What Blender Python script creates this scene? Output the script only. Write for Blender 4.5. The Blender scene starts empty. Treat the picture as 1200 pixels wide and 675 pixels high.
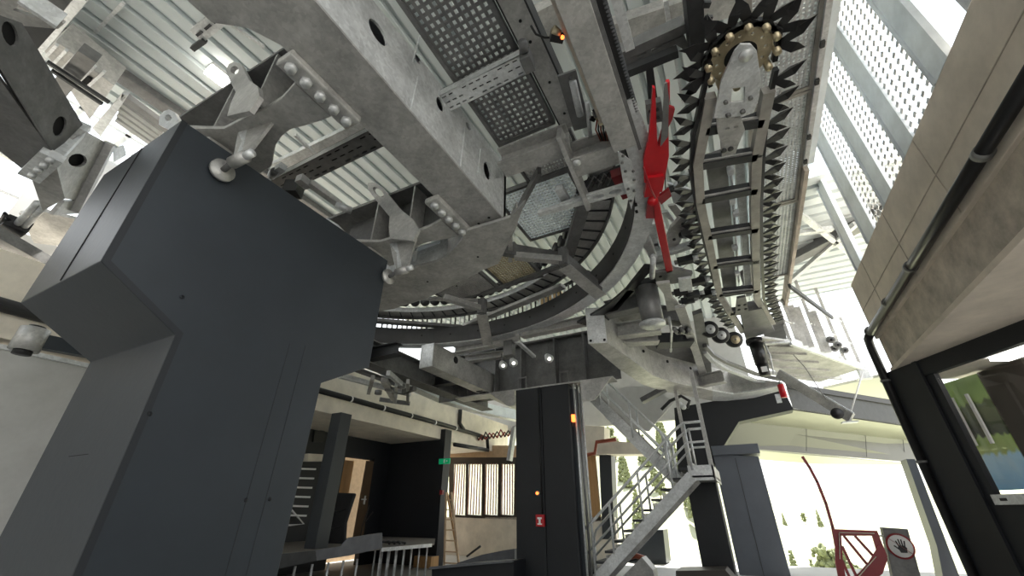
import bpy, bmesh, math, random
from mathutils import Vector, Matrix
from mathutils.geometry import tessellate_polygon
random.seed(7)
scene = bpy.context.scene
COL = scene.collection
# ------------------------------------------------------------------ camera
FOC = 477.0; AZ = math.radians(27.6); TH = math.radians(28.8)
EYE = Vector((0, 0, 1.6))
Fv = Vector((-math.sin(AZ)*math.cos(TH), math.cos(AZ)*math.cos(TH), math.sin(TH)))
Rv = Vector((math.cos(AZ), math.sin(AZ), 0)); Uv = Rv.cross(Fv)
def ray(u, v): return Rv*((u-600)/FOC) + Uv*((337.5-v)/FOC) + Fv
def P(u, v, x=None, y=None, z=None, d=None):
    r = ray(u, v)
    t = x/r.x if x is not None else y/r.y if y is not None else (z-1.6)/r.z if z is not None else d
    return EYE + r*t
def PP(pts, **k): return [P(u, v, **k) for u, v in pts]
def PL(u, v, A, n):
    r = ray(u, v); return EYE + r*((A-EYE).dot(n)/r.dot(n))
def zat(x, y, v):                                   # height on the upright at (x, y) seen at row v
    w = (337.5-v)/FOC
    return 1.6 + (w*(Fv.x*x+Fv.y*y)-(Uv.x*x+Uv.y*y))/(Uv.z-w*Fv.z)
cd = bpy.data.cameras.new('camera'); cam = bpy.data.objects.new('camera', cd); COL.objects.link(cam)
cd.sensor_width = 36; cd.lens = FOC/1200*36; cd.clip_end = 3000; cd.clip_start = .05
M3 = Matrix((Rv, Uv, -Fv)).transposed(); cam.matrix_world = Matrix.Translation(EYE) @ M3.to_4x4()
scene.camera = cam
# ------------------------------------------------------------------ materials
MT = {}
def mat(name, col, rough=.5, metal=0., noise=0., nscale=6., bump=0., bscale=20., voro=0., spec=.5, streak=0., emit=None, es=1.):
    m = bpy.data.materials.new(name); m.use_nodes = True; nt = m.node_tree; N = nt.nodes; L = nt.links
    b = N['Principled BSDF']; b.inputs['Roughness'].default_value = rough; b.inputs['Metallic'].default_value = metal
    b.inputs['Base Color'].default_value = (*col, 1); b.inputs['Specular IOR Level'].default_value = spec
    if emit: b.inputs['Emission Color'].default_value = (*emit, 1); b.inputs['Emission Strength'].default_value = es
    if noise or voro or streak or bump:
        tc = N.new('ShaderNodeTexCoord')
        if noise or voro or streak:
            mix = N.new('ShaderNodeMix'); mix.data_type = 'RGBA'; mix.blend_type = 'MULTIPLY'; mix.inputs[0].default_value = 1
            mix.inputs[6].default_value = (*col, 1)
            n = N.new('ShaderNodeTexNoise'); n.inputs['Scale'].default_value = nscale; n.inputs['Detail'].default_value = 6
            n.inputs['Roughness'].default_value = .65
            if streak:
                mp = N.new('ShaderNodeMapping'); mp.inputs['Scale'].default_value = (1, 1, .12)
                L.new(tc.outputs['Object'], mp.inputs[0]); L.new(mp.outputs[0], n.inputs['Vector'])
            else: L.new(tc.outputs['Object'], n.inputs['Vector'])
            amt = max(noise, streak)
            r = N.new('ShaderNodeMapRange'); r.inputs[1].default_value = .3; r.inputs[2].default_value = .7
            r.inputs[3].default_value = 1-amt; r.inputs[4].default_value = 1+amt*.35
            L.new(n.outputs['Fac'], r.inputs[0]); src = r.outputs[0]
            if voro:
                vo = N.new('ShaderNodeTexVoronoi'); vo.inputs['Scale'].default_value = 28; L.new(tc.outputs['Object'], vo.inputs['Vector'])
                sp = N.new('ShaderNodeSeparateColor'); L.new(vo.outputs['Color'], sp.inputs[0])
                r2 = N.new('ShaderNodeMapRange'); r2.inputs[3].default_value = 1-voro; r2.inputs[4].default_value = 1+voro*.3
                L.new(sp.outputs[0], r2.inputs[0]); mm = N.new('ShaderNodeMath'); mm.operation = 'MULTIPLY'
                L.new(src, mm.inputs[0]); L.new(r2.outputs[0], mm.inputs[1]); src = mm.outputs[0]
            cc = N.new('ShaderNodeCombineColor')
            for i in range(3): L.new(src, cc.inputs[i])
            L.new(cc.outputs[0], mix.inputs[7]); L.new(mix.outputs[2], b.inputs['Base Color'])
        if bump:
            n2 = N.new('ShaderNodeTexNoise'); n2.inputs['Scale'].default_value = bscale; n2.inputs['Detail'].default_value = 5
            L.new(tc.outputs['Object'], n2.inputs['Vector'])
            bp = N.new('ShaderNodeBump'); bp.inputs['Strength'].default_value = bump; bp.inputs['Distance'].default_value = .02
            L.new(n2.outputs['Fac'], bp.inputs['Height']); L.new(bp.outputs[0], b.inputs['Normal'])
    MT[name] = m; return m
galv = mat('galvanised_steel', (.53, .525, .51), .48, .4, noise=.4, nscale=2.2, voro=.14, bump=.12, bscale=9)
galvd = mat('dull_galvanised_steel', (.19, .19, .19), .55, .35, noise=.4, nscale=3, voro=.12, bump=.1)
galvl = mat('bright_galvanised_steel', (.72, .74, .75), .42, .35, noise=.3, nscale=3, voro=.16)
ringm = mat('ring_web_steel', (.075, .075, .077), .5, .3, noise=.3, nscale=2)
galvw = mat('worn_galvanised_steel', (.42, .40, .37), .5, .35, noise=.35, nscale=3)
zinc = mat('facade_zinc', (.88, .95, 1.0), .5, .05, noise=.15, nscale=3)
steel = mat('grey_steel', (.21, .21, .21), .45, .5, noise=.3, nscale=5)
dark = mat('dark_grey_steel', (.045, .047, .05), .5, .3, noise=.3)
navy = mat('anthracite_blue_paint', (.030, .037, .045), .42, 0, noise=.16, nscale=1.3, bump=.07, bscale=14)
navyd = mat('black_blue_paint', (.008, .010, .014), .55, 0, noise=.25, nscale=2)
edgem = mat('dark_edge_strip', (.016, .019, .023), .5)
black = mat('black_rubber', (.012, .012, .013), .45, 0)
blackp = mat('black_glossy_plastic', (.01, .01, .011), .28, 0)
hole = mat('recess_shade', (.01, .01, .01), .9, 0)  # near-black colour paints in the shade inside holes, slots and gaps
conc = mat('concrete', (.74, .66, .57), .85, 0, noise=.22, nscale=1.6, bump=.12, bscale=25)
concs = mat('stained_concrete', (.62, .55, .47), .85, 0, noise=.45, nscale=2.4, bump=.15)
concl = mat('pale_concrete', (.80, .74, .64), .85, 0, noise=.2, nscale=2)
concg = mat('grey_plaster', (.5, .5, .49), .7, 0, noise=.12, nscale=3)
roofm = mat('roof_sheet_enamel', (.60, .65, .66), .5, .1, noise=.1, nscale=1.2)
red = mat('red_enamel', (.5, .004, .012), .3, 0, noise=.15)
redd = mat('dark_red_enamel', (.28, .015, .022), .4, 0, noise=.1)
slatm = mat('reddish_slats', (.42, .20, .16), .6)
white = mat('white_paint', (.8, .8, .8), .5)
wood = mat('wood', (.5, .29, .12), .55, 0, noise=.25, nscale=4, streak=.3)
woodp = mat('pale_wood', (.55, .40, .26), .6, 0, noise=.2, nscale=6)
doorm = mat('dark_wood_edge', (.10, .06, .03), .45, 0, noise=.2)
brown = mat('brown_frame', (.045, .036, .03), .5)
cloth = mat('black_cloth', (.016, .017, .02), .8, 0, noise=.3, bump=.3)
brass = mat('brass_zinc', (.55, .47, .32), .35, .6, noise=.3)
green = mat('exit_green', (.0, .3, .12), .5, emit=(0, .35, .14), es=.3)
orange = mat('orange_lamp', (.9, .15, .02), .4, emit=(1, .16, .03), es=4)
lampm = mat('lamp_tube', (1, 1, 1), .4, emit=(1, .95, .85), es=14)
fillc = mat('cabin_fill', (1, 1, 1), .4, emit=(1, .97, .92), es=8)
bulbm = mat('bulb', (1, 1, 1), .4, emit=(1, .97, .9), es=1.5)
glassy = mat('panel_grey_gloss', (.13, .13, .13), .35, .3)
navyl = mat('lightened_anthracite_paint', (.10, .112, .135), .4, 0, noise=.12, nscale=1.5)  # anthracite lightened: the light on the portal leg is in the colour
soffm = mat('polished_soffit_sheet', (.36, .36, .30), .3, .6)
floorm = mat('floor_concrete', (.42, .41, .385), .6, 0, noise=.15, nscale=.7)
deck = mat('stage_deck', (.22, .2, .18), .6, 0, noise=.25)
lino = mat('grey_board', (.13, .135, .15), .55, 0, noise=.3, nscale=3)
leaf = mat('leaf', (.17, .19, .09), .8, 0, noise=.4, nscale=1.5)
bark = mat('bark', (.1, .07, .05), .9)
copper = mat('copper_cable', (.25, .06, .03), .4, .3)
meadow = mat('meadow', (.36, .37, .24), .95, 0, noise=.45, nscale=.04)
# stripes for the translucent window panels
def glassmat():
    m = bpy.data.materials.new('window_glass'); m.use_nodes = True; nt = m.node_tree; N = nt.nodes; L = nt.links
    N.remove(N['Principled BSDF']); o = N['Material Output']
    tr = N.new('ShaderNodeBsdfTransparent'); gl = N.new('ShaderNodeBsdfGlossy'); gl.inputs['Roughness'].default_value = .01
    lw = N.new('ShaderNodeLayerWeight'); fr = N.new('ShaderNodeMath'); fr.operation = 'POWER'; fr.inputs[1].default_value = 4; L.new(lw.outputs['Facing'], fr.inputs[0]); mx = N.new('ShaderNodeMixShader')
    ad = N.new('ShaderNodeMath'); ad.operation = 'MULTIPLY_ADD'; ad.inputs[1].default_value = .5; ad.inputs[2].default_value = .04; L.new(fr.outputs[0], ad.inputs[0])
    L.new(ad.outputs[0], mx.inputs[0]); L.new(tr.outputs[0], mx.inputs[1]); L.new(gl.outputs[0], mx.inputs[2]); L.new(mx.outputs[0], o.inputs[0])
    return m
glass = glassmat()
def translucent(name, col):
    m = bpy.data.materials.new(name); m.use_nodes = True; nt = m.node_tree; N = nt.nodes; L = nt.links
    N.remove(N['Principled BSDF']); o = N['Material Output']
    d = N.new('ShaderNodeBsdfDiffuse'); t = N.new('ShaderNodeBsdfTranslucent'); a = N.new('ShaderNodeMixShader'); a.inputs[0].default_value = .7
    for s in (d, t): s.inputs['Color'].default_value = (*col, 1)
    q = N.new('ShaderNodeBsdfTransparent'); w = N.new('ShaderNodeMixShader'); w.inputs[0].default_value = .45
    L.new(d.outputs[0], a.inputs[1]); L.new(t.outputs[0], a.inputs[2]); L.new(a.outputs[0], w.inputs[1]); L.new(q.outputs[0], w.inputs[2]); L.new(w.outputs[0], o.inputs[0]); return m
frost = translucent('frosted_sheet', (.95, .95, .95))
# ------------------------------------------------------------------ mesh helpers
class MB:
    def __init__(s): s.v = []; s.f = []; s.sm = []
    def add(s, vs, fs, smooth=False):
        o = len(s.v); s.v += [Vector(v) for v in vs]
        for f in fs: s.f.append(tuple(o+i for i in f)); s.sm.append(smooth)
        return s
    def prism(s, poly, vec, holes=()):
        poly = [Vector(p) for p in poly]; vec = Vector(vec); loops = [poly]+[[Vector(p) for p in h] for h in holes]
        flat = [p for l in loops for p in l]; n = len(flat)
        vs = flat+[p+vec for p in flat]
        if len(loops) == 1: fs = [tuple(range(n))[::-1], tuple(range(n, 2*n))]
        else:
            tr = tessellate_polygon(loops); fs = [tuple(t) for t in tr]+[tuple(n+i for i in t) for t in tr]
        o = 0
        for l in loops:
            k = len(l)
            for i in range(k): a, b = o+i, o+(i+1) % k; fs.append((a, b, b+n, a+n))
            o += k
        return s.add(vs, fs)
    def box(s, x0, x1, y0, y1, z0, z1):
        return s.prism([(x0, y0, z0), (x1, y0, z0), (x1, y1, z0), (x0, y1, z0)], (0, 0, z1-z0))
    def sweep(s, prof, p0, p1, up=(0, 0, 1)):        # prof: list of closed 2-D loops (across, up)
        p0 = Vector(p0); p1 = Vector(p1); d = (p1-p0).normalized(); up = Vector(up)
        if abs(d.dot(up)) > .98: up = Vector((0, 1, 0))
        r = d.cross(up).normalized(); u = r.cross(d)
        for lp in prof: s.prism([p0+r*a+u*b for a, b in lp], p1-p0)
        return s
    def bar(s, p0, p1, w, h, up=(0, 0, 1)):
        return s.sweep([[(-w/2, -h/2), (w/2, -h/2), (w/2, h/2), (-w/2, h/2)]], p0, p1, up)
    def ibeam(s, p0, p1, w, h, t=.03, up=(0, 0, 1)): # p = bottom centre line
        return s.sweep([[(-w/2, 0), (w/2, 0), (w/2, t), (t/2, t), (t/2, h-t), (w/2, h-t), (w/2, h), (-w/2, h), (-w/2, h-t), (-t/2, h-t), (-t/2, t), (-w/2, t)]], p0, p1, up)
    def chan(s, p0, p1, w, h, t=.012, side=1, up=(0, 0, 1)):
        a = side
        return s.sweep([[(0, 0), (a*w, 0), (a*w, t), (a*t, t), (a*t, h-t), (a*w, h-t), (a*w, h), (0, h)]], p0, p1, up)
    def tube(s, pts, r, n=8, closed=False):
        pts = [Vector(p) for p in pts]; vs = []; fs = []; k = len(pts)
        prev = None
        for i, p in enumerate(pts):
            a = pts[i-1] if (i or closed) else p; b = pts[(i+1) % k] if (i < k-1 or closed) else p
            d = (b-a).normalized()
            if prev is None:
                q = d.orthogonal().normalized()
            else: q = (prev-d*prev.dot(d)).normalized()
            prev = q; w = d.cross(q)
            rr = r[i] if isinstance(r, (list, tuple)) else r
            for j in range(n): t = 2*math.pi*j/n; vs.append(p+q*math.cos(t)*rr+w*math.sin(t)*rr)
        m = k if closed else k-1
        for i in range(m):
            for j in range(n):
                a = i*n+j; b = i*n+(j+1) % n; c = ((i+1) % k)*n
                fs.append((a, b, c+(j+1) % n, c+j))
        if not closed: fs += [tuple(range(n))[::-1], tuple(range((k-1)*n, k*n))]
        return s.add(vs, fs, True)
    def cyl(s, p0, p1, r, r1=None, n=20): return s.tube([p0, p1], [r, r if r1 is None else r1], n)
    def ring(s, c, r0, r1, z0, z1, a0=0, a1=360, n=96, ends=True):   # arc of rectangular section about a vertical axis
        vs = []; fs = []
        for i in range(n+1):
            t = math.radians(a0+(a1-a0)*i/n); q = (math.cos(t), math.sin(t))
            for r, z in ((r0, z0), (r1, z0), (r1, z1), (r0, z1)): vs.append((c[0]+q[0]*r, c[1]+q[1]*r, z))
        for i in range(n):
            for j in range(4): a = i*4+j; b = i*4+(j+1) % 4; fs.append((a, b, b+4, a+4))
        if a1-a0 < 360: fs += [(0, 1, 2, 3), (n*4+3, n*4+2, n*4+1, n*4)]
        return s.add(vs, fs)
    def build(s, name, m, parent=None, bevel=0, origin=None):
        me = bpy.data.meshes.new(name)
        o = bpy.data.objects.new(name, me); COL.objects.link(o)
        if parent is not None:
            off = Vector(parent['_w']); o.parent = parent; loc = Vector((0, 0, 0)); base = off
        else:
            if origin is None:
                xs = [v.x for v in s.v]; ys = [v.y for v in s.v]; zs = [v.z for v in s.v]
                origin = Vector(((min(xs)+max(xs))/2, (min(ys)+max(ys))/2, min(zs)))
            base = Vector(origin); loc = base
        me.from_pydata([tuple(v-base) for v in s.v], [], s.f); me.update()
        bm = bmesh.new(); bm.from_mesh(me); bmesh.ops.recalc_face_normals(bm, faces=bm.faces); bm.to_mesh(me); bm.free()
        for p, q in zip(me.polygons, s.sm): p.use_smooth = q
        if isinstance(m, bpy.types.Material): me.materials.append(m)
        o.location = loc; o['_w'] = tuple(base)
        if bevel:
            b = o.modifiers.new('bevel', 'BEVEL'); b.width = bevel; b.segments = 2; b.limit_method = 'ANGLE'
        return o
def tag(o, label, cat, group=None, kind=None):
    o['label'] = label
    if cat: o['category'] = cat
    if group: o['group'] = group
    if kind: o['kind'] = kind
    return o
def thing(name, loc, label, cat, group=None):
    e = bpy.data.objects.new(name, None); COL.objects.link(e); e.location = loc; e['_w'] = tuple(loc); e.empty_display_size = .1
    return tag(e, label, cat, group)
def struct(o): o['kind'] = 'structure'; return o
def copy_tree(o, dl, label, group=None):
    c = o.copy(); COL.objects.link(c); c.location = o.location+Vector(dl); c['label'] = label; c['_w'] = tuple(Vector(o['_w'])+Vector(dl))
    if group: c['group'] = group
    for ch in [q for q in bpy.data.objects if q.parent == o]:
        d = ch.copy(); COL.objects.link(d); d.parent = c
        for g in [q for q in bpy.data.objects if q.parent == ch]:
            k = g.copy(); COL.objects.link(k); k.parent = d
    return c
def slab(px, z, h): return MB().prism(PP(px, z=z), (0, 0, h))
def oval(c, a, b, e1, e2, n=14):
    e1 = Vector(e1); e2 = Vector(e2); c = Vector(c)
    return [c+e1*(a*math.cos(2*math.pi*i/n))+e2*(b*math.sin(2*math.pi*i/n)) for i in range(n)]
X = Vector((1, 0, 0)); Y = Vector((0, 1, 0)); Z = Vector((0, 0, 1))
# ================================================================== SETTING
struct(MB().box(-16, 8, -6, 19, -.3, 0).build('floor', floorm))
struct(MB().box(-16, 2.6, -9.4, -9.0, 0, 9.1).build('wall_back', concg))  # unseen walls behind and left of the camera, added to block light
struct(MB().box(-16.2, -16, -9, 4, 0, 5.3).build('wall_left', concg))
# corrugated roof: trapezoid sheet, ribs along Y
def corrugated(x0, x1, y0, y1, z, pitch=.35, dep=.085, along='y', t=.01):
    n = int((x1-x0)/pitch); pr = []
    for i in range(n):
        a = x0+i*pitch; pr += [(a, z), (a+pitch*.66, z), (a+pitch*.72, z+dep), (a+pitch*.94, z+dep)]
    pr.append((x0+n*pitch, z)); m = MB(); k = len(pr)
    if along == 'y': lo = [(a, y0, b) for a, b in pr]; hi = [(a, y1, b) for a, b in pr]
    else: lo = [(y0, a, b) for a, b in pr]; hi = [(y1, a, b) for a, b in pr]
    vs = lo+hi+[(p[0], p[1], p[2]+t) for p in lo+hi]; fs = []
    for i in range(k-1):
        fs.append((i, i+1, k+i+1, k+i)); fs.append((2*k+i, 2*k+i+1, 3*k+i+1, 3*k+i))
    fs += [(0, k, 3*k, 2*k), (k-1, 2*k-1, 4*k-1, 3*k-1)]
    m.add(vs, fs); return m
struct(corrugated(-8.75, 3.4, -14, 9.2, 9.0).build('ceiling', roofm))
o = corrugated(-9.95, -9.05, -14, 9.2, 9.05).build('ceiling', roofm); struct(o)
o = corrugated(9.2, 16.0, 1.6, 5.2, 8.2, .42, .14, along='x').build('ceiling', roofm); struct(o)
o = corrugated(-11.9, 2.6, 9.0, 18.6, 9.1).build('ceiling', roofm); struct(o)
struct(MB().box(-13.2, 1.0, 18.6, 18.8, 4.95, 9.2).build('wall_far', concg))
struct(MB().box(-13.2, -13.0, 9.2, 18.6, 4.2, 7.6).build('wall_left', concg))
# right concrete upstand, band, soffit
m = MB().box(3.0, 3.35, 2.2, 10.45, 4.72, 6.0)
struct(m.build('wall_right', conc, bevel=.01))
for (yy) in (7.3, 9.1):
    pass
struct(MB().box(3.06, 3.4, 2.2, 10.45, 4.13, 4.72).build('trim_1', concs))
struct(MB().box(3.06, 9, 2.2, 10.6, 4.05, 4.128).build('ceiling', conc))
for i, y in enumerate((5.9, 7.6, 9.3)):
    struct(MB().box(2.992, 2.9995, y, y+.012, 4.75, 5.98).build('trim_2', concs))
struct(MB().box(2.99, 2.9995, 2.2, 10.45, 5.35, 5.36).build('trim_2', concs))
# ---- right facade: anthracite post, beams, window, sill
A0 = Vector((3.12, 10.38, 0)); Df = Vector((.43, -.90, 0)).normalized(); Nf = Vector((-.90, -.43, 0)).normalized()
def fac(t, z, out=0): return A0+Df*t+Nf*out+Z*z
def fbox(t0, t1, z0, z1, o0=0, o1=.1): return MB().prism([fac(t0, z0, o0), fac(t1, z0, o0), fac(t1, z1, o0), fac(t0, z1, o0)], Nf*(o1-o0))
def ft(u, v): q = PL(u, v, A0, Nf); return (q-A0).dot(Df), q.z
fp = thing('steel_post', fac(.3, 0), 'black steel corner post below the concrete upstand at the right', 'post')
t0, _ = ft(1045, 440); t1, _ = ft(1076, 436)
fbox(t0-.15, t1, 0, 4.05, -.25, .05).build('column_shaft', navyd, fp)
fbox(t1+.03, t1+.12, 0, 4.05, -.2, .08).build('edge_strip', navyd, fp)
tw, zt = ft(1096, 438); _, zs = ft(1160, 580); _, zb = ft(1160, 588)
zl = ft(1100, 436)[1]
struct(fbox(t1+.12, 9, zl, 4.05, -.06, .05).build('trim_3', navyd))
struct(fbox(t1+.12, tw, 0, zl, -.06, .03).build('trim_4', navyd))
struct(fbox(tw, 9, 0, zs-.14, -.2, .03).build('wall_front', navyd))
w = struct(fbox(tw, 9, zs, zl, -.02, -.01).build('window_1', glass))
sl = fbox(tw-.02, 9, zs-.14, zs, -.1, .09).build('window_sill', galvl, w)
fbox(tw+.1, tw+.2, zs-.09, zs-.05, .09, .1).build('drain_slot', black, w)
# room behind the window
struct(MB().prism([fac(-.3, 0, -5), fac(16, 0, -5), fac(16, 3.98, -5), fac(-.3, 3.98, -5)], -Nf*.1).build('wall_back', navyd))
struct(MB().prism([fac(-.3, 3.93, -5), fac(16, 3.93, -5), fac(16, 3.93, -.2), fac(-.3, 3.93, -.2)], Z*.05).build('ceiling', concl))
# landscape view in the window glass, painted onto an added board
def glass_view_mat():
    m = bpy.data.materials.new('painted_glass_view'); m.use_nodes = True; nt = m.node_tree; N = nt.nodes; L = nt.links; b = N['Principled BSDF']
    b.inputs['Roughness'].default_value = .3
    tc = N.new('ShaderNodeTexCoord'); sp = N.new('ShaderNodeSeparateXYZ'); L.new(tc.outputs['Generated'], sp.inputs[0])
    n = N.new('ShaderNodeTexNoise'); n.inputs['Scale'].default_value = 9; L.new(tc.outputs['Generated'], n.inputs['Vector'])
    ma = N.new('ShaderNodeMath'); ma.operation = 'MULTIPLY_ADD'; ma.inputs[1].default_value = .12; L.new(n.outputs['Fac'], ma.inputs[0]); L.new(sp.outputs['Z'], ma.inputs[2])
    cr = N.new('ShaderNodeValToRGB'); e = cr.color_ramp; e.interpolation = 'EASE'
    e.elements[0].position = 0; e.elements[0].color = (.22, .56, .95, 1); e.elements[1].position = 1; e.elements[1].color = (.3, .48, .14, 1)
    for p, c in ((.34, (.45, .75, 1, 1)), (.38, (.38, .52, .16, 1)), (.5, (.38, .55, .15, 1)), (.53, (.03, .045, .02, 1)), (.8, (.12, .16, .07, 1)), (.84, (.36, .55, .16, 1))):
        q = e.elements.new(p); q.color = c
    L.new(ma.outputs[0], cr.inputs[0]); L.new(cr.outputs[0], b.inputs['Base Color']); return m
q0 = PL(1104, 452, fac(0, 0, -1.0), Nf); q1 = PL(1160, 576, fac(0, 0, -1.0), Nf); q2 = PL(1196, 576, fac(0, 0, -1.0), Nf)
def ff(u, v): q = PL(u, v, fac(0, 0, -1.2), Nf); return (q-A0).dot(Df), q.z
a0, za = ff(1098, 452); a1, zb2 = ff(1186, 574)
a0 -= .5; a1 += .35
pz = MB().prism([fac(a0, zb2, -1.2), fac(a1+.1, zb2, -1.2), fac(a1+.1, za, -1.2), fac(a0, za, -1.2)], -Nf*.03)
pt = thing('glass_view_board', fac((a0+a1)/2, zb2, -1.2), 'added board painted with the meadow and sky view in the right-hand window glass', 'stand_in')
pz.build('print', glass_view_mat(), pt)
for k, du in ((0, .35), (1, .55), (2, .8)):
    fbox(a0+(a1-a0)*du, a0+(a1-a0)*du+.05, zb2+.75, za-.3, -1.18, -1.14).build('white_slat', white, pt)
fbox(a1+.12, a1+.9, 0, 3.9, -1.5, -1.2).build('cabinet_side', brown, None)
tag(bpy.data.objects['cabinet_side'], 'dark brown upright cabinet seen through the right-hand window', 'cabinet'); bpy.data.objects['cabinet_side'].name = 'tall_cabinet'
cl = thing('added_cabin_light', fac(2.2, 3.85, -.6), 'added light panel under the ceiling of the glazed cabin at the right', 'lamp')  # made-up light, added to brighten the board behind the glass
fbox(1.2, 3.6, 3.80, 3.86, -.75, -.45).build('glow_panel', fillc, cl); fbox(1.15, 3.65, 3.86, 3.92, -.8, -.4).build('housing', white, cl)
# ---- downpipe
dp = thing('downpipe', (2.9, 10.6, 0), 'black drain pipe running down along the concrete upstand', 'pipe')
PX = 2.9
MB().tube([(PX, 2.2, 4.86), (PX, 10.3, 4.80)], .075, 14).build('sloping_run', blackp, dp)
MB().tube([(PX, 10.2, 4.80), (PX, 10.5, 4.76), (PX+.02, 10.62, 4.6), (PX+.02, 10.62, 0)], .075, 14).build('upright_run', blackp, dp)
for y in (4.9, 7.4, 8.75, 10.2): MB().cyl((PX, y-.04, 4.83), (PX, y+.04, 4.83), .088).build('pipe_clamp', steel, dp)
for z in (3.9, 2.4): MB().cyl((PX+.02, 10.62, z-.02), (PX+.02, 10.62, z+.02), .09).build('pipe_clamp', steel, dp)
# ---- louvre wall above the upstand
def perf(y0, y1, z0, z1, x):
    m = MB(); z = z0+.05
    while z < z1:
        y = y0+.085
        while y < y1-.02:
            m.prism([(x, y+.050, z+.022), (x, y-.028, z+.038), (x, y-.050, z-.022), (x, y+.028, z-.038)], (.008, 0, 0)); y += .17
        m.bar((x+.004, y0, z), (x+.004, y1, z), .004, .004); z += .134
    y = y0+.085
    while y < y1-.02: m.bar((x+.004, y, z0), (x+.004, y, z1), .004, .004, up=Y); y += .17
    return m
posts = [(4.62, 5.05), (5.87, 6.32), (7.0, 7.48), (8.15, 8.7), (9.35, 9.8)]
names = ['wide upright galvanised post nearest the camera on the concrete upstand', 'second upright galvanised post of the facade, between two mesh panels',
         'third upright galvanised post of the facade, right of the narrow mesh panel', 'fourth upright facade post, beside the walkway edge channel', 'far end facade post leaning over the bright gap']
for (a, b), nm in zip(posts, names):
    t = thing('facade_post', (3.1, (a+b)/2, 6.0), nm, 'post', 'facade posts on the concrete upstand')
    MB().box(3.0, 3.03, a, b, 6.0, 9.2).build('post_web', zinc, t)
    MB().box(3.03, 3.08, a, a+.02, 6.0, 9.2).build('post_flange', zinc, t)
    MB().box(3.03, 3.08, b-.02, b, 6.0, 9.2).build('post_flange', zinc, t)
    MB().cyl((3.0, b-.06, 6.0), (3.0, b-.06, 9.2), .03).build('post_bead', zinc, t)
pn = ['large perforated metal panel nearest the camera, above the concrete upstand', 'middle perforated metal panel between two facade posts', 'narrow far perforated metal panel beside the walkway channel']
for (a, b), nm in zip([(5.05, 5.87), (6.32, 7.0), (7.48, 8.15)], pn):
    tag(perf(a, b, 6.0, 9.2, 3.03).build('perforated_panel', galvl), nm, 'panel', 'perforated facade panels')
tag(MB().box(3.25, 3.5, 3.6, 4.45, 6.0, 9.5).build('facade_beam', steel, bevel=.01), 'dark grey beam crossing the top right corner', 'beam')
tag(MB().cyl((3.2, 3.55, 6.0), (3.2, 3.55, 9.5), .03).build('conduit', galvl), 'thin bright conduit beside the dark beam in the top right corner', 'pipe')
tag(MB().box(3.3, 3.6, 2.2, 3.5, 6.0, 9.5).build('cladding_panel', dark), 'dark blue-grey cladding panel in the top right corner', 'panel')
# edge beam of right walkway + roof edge girder
t = thing('edge_channel', (2.15, 8, 6.9), 'pale galvanised edge channel between the walkway grating and the perforated panels', 'beam')
MB().chan((2.30, 2.5, 7.0), (2.30, 7.1, 7.0), .13, .3, .02, side=-1).build('channel', zinc, t)
MB().box(2.13, 2.2, 2.5, 7.1, 6.97, 7.2).build('inner_strip', galvl, t)
for y in (4.6, 5.2, 6.3, 6.9): MB().box(2.12, 2.17, y, y+.09, 6.93, 6.97).build('clip', dark, t)
tag(MB().ibeam((1.3, 13.6, 7.9), (6.0, 9.9, 7.9), .35, .5).build('roof_girder', steel), 'grey roof girder crossing above the bright gap at the right', 'beam')
for i, (a, b, nm) in enumerate([((930, 245), (1000, 300), 'upper'), ((918, 275), (975, 268), 'level'), ((925, 330), (1003, 262), 'lower')]):
    tag(MB().bar(P(*a, z=7.9), P(*b, z=7.9), .12, .12).build('roof_brace', galvl), nm+' pale bracing bar under the far right roof sheet', 'brace', 'bracing bars under the far right roof')
# ---- left: fascia, pipes, walls
LX = -9.9
struct(MB().box(LX-.35, LX, -3, 18.5, 4.0, 5.35).build('wall_left', concl, bevel=.01))
struct(MB().box(-13.5, LX-.35, -3, 18.5, 4.0, 4.1).build('ceiling', concl))
t = thing('wall_pipe', (LX+.1, 9, 4.5), 'long black pipe clipped along the pale concrete beam behind the stage', 'pipe')
MB().tube([(LX+.08, 1, 4.5), (LX+.08, 13.0, 4.52), (LX+.08, 15.6, 4.5), (LX+.2, 16.2, 4.42), (LX+.2, 16.3, 3.95), (LX+.1, 13.9, 3.9)], .08, 10).build('long_run', black, t)
MB().tube([(LX+.08, 14.2, 5.3), (LX+.08, 14.2, 4.75), (LX+.08, 14.6, 4.5)], .075, 10).build('branch', black, t)
for i in range(9): MB().cyl((LX+.08, 3.1+i*1.35, 4.51), (LX+.08, 3.15+i*1.35, 4.51), .09, n=10).build('clip', white, t)
struct(MB().box(LX-.3, LX-.1, -4, 2.95, 0, 3.85).build('wall_left', concg))
struct(MB().box(LX-.34, LX-.04, -4, 2.95, 3.85, 3.92).build('trim_5', galvl))
tag(MB().tube([(LX+.1, -1, 4.42), (LX+.1, 3.2, 4.42)], .07, 10).build('cable_duct', black), 'thick black duct on the pale concrete at the left edge', 'duct')
tg = thing('pivot_bracket', P(40, 408, x=-8.6), 'dark bar with a round pivot sticking out behind the big column at the left edge', 'bracket')
a = P(35, 398, x=-8.6); b = P(108, 412, x=-8.6)
MB().cyl(a-Z*.16, a+Z*.16, .16).build('pivot_drum', galv, tg)
MB().cyl(a-Z*.22, a-Z*.16, .1).build('pivot_cap', black, tg); MB().cyl(a+Z*.16, a+Z*.2, .09).build('pivot_cap', black, tg)
MB().bar(a, b, .14, .2).build('arm', navy, tg)
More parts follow.
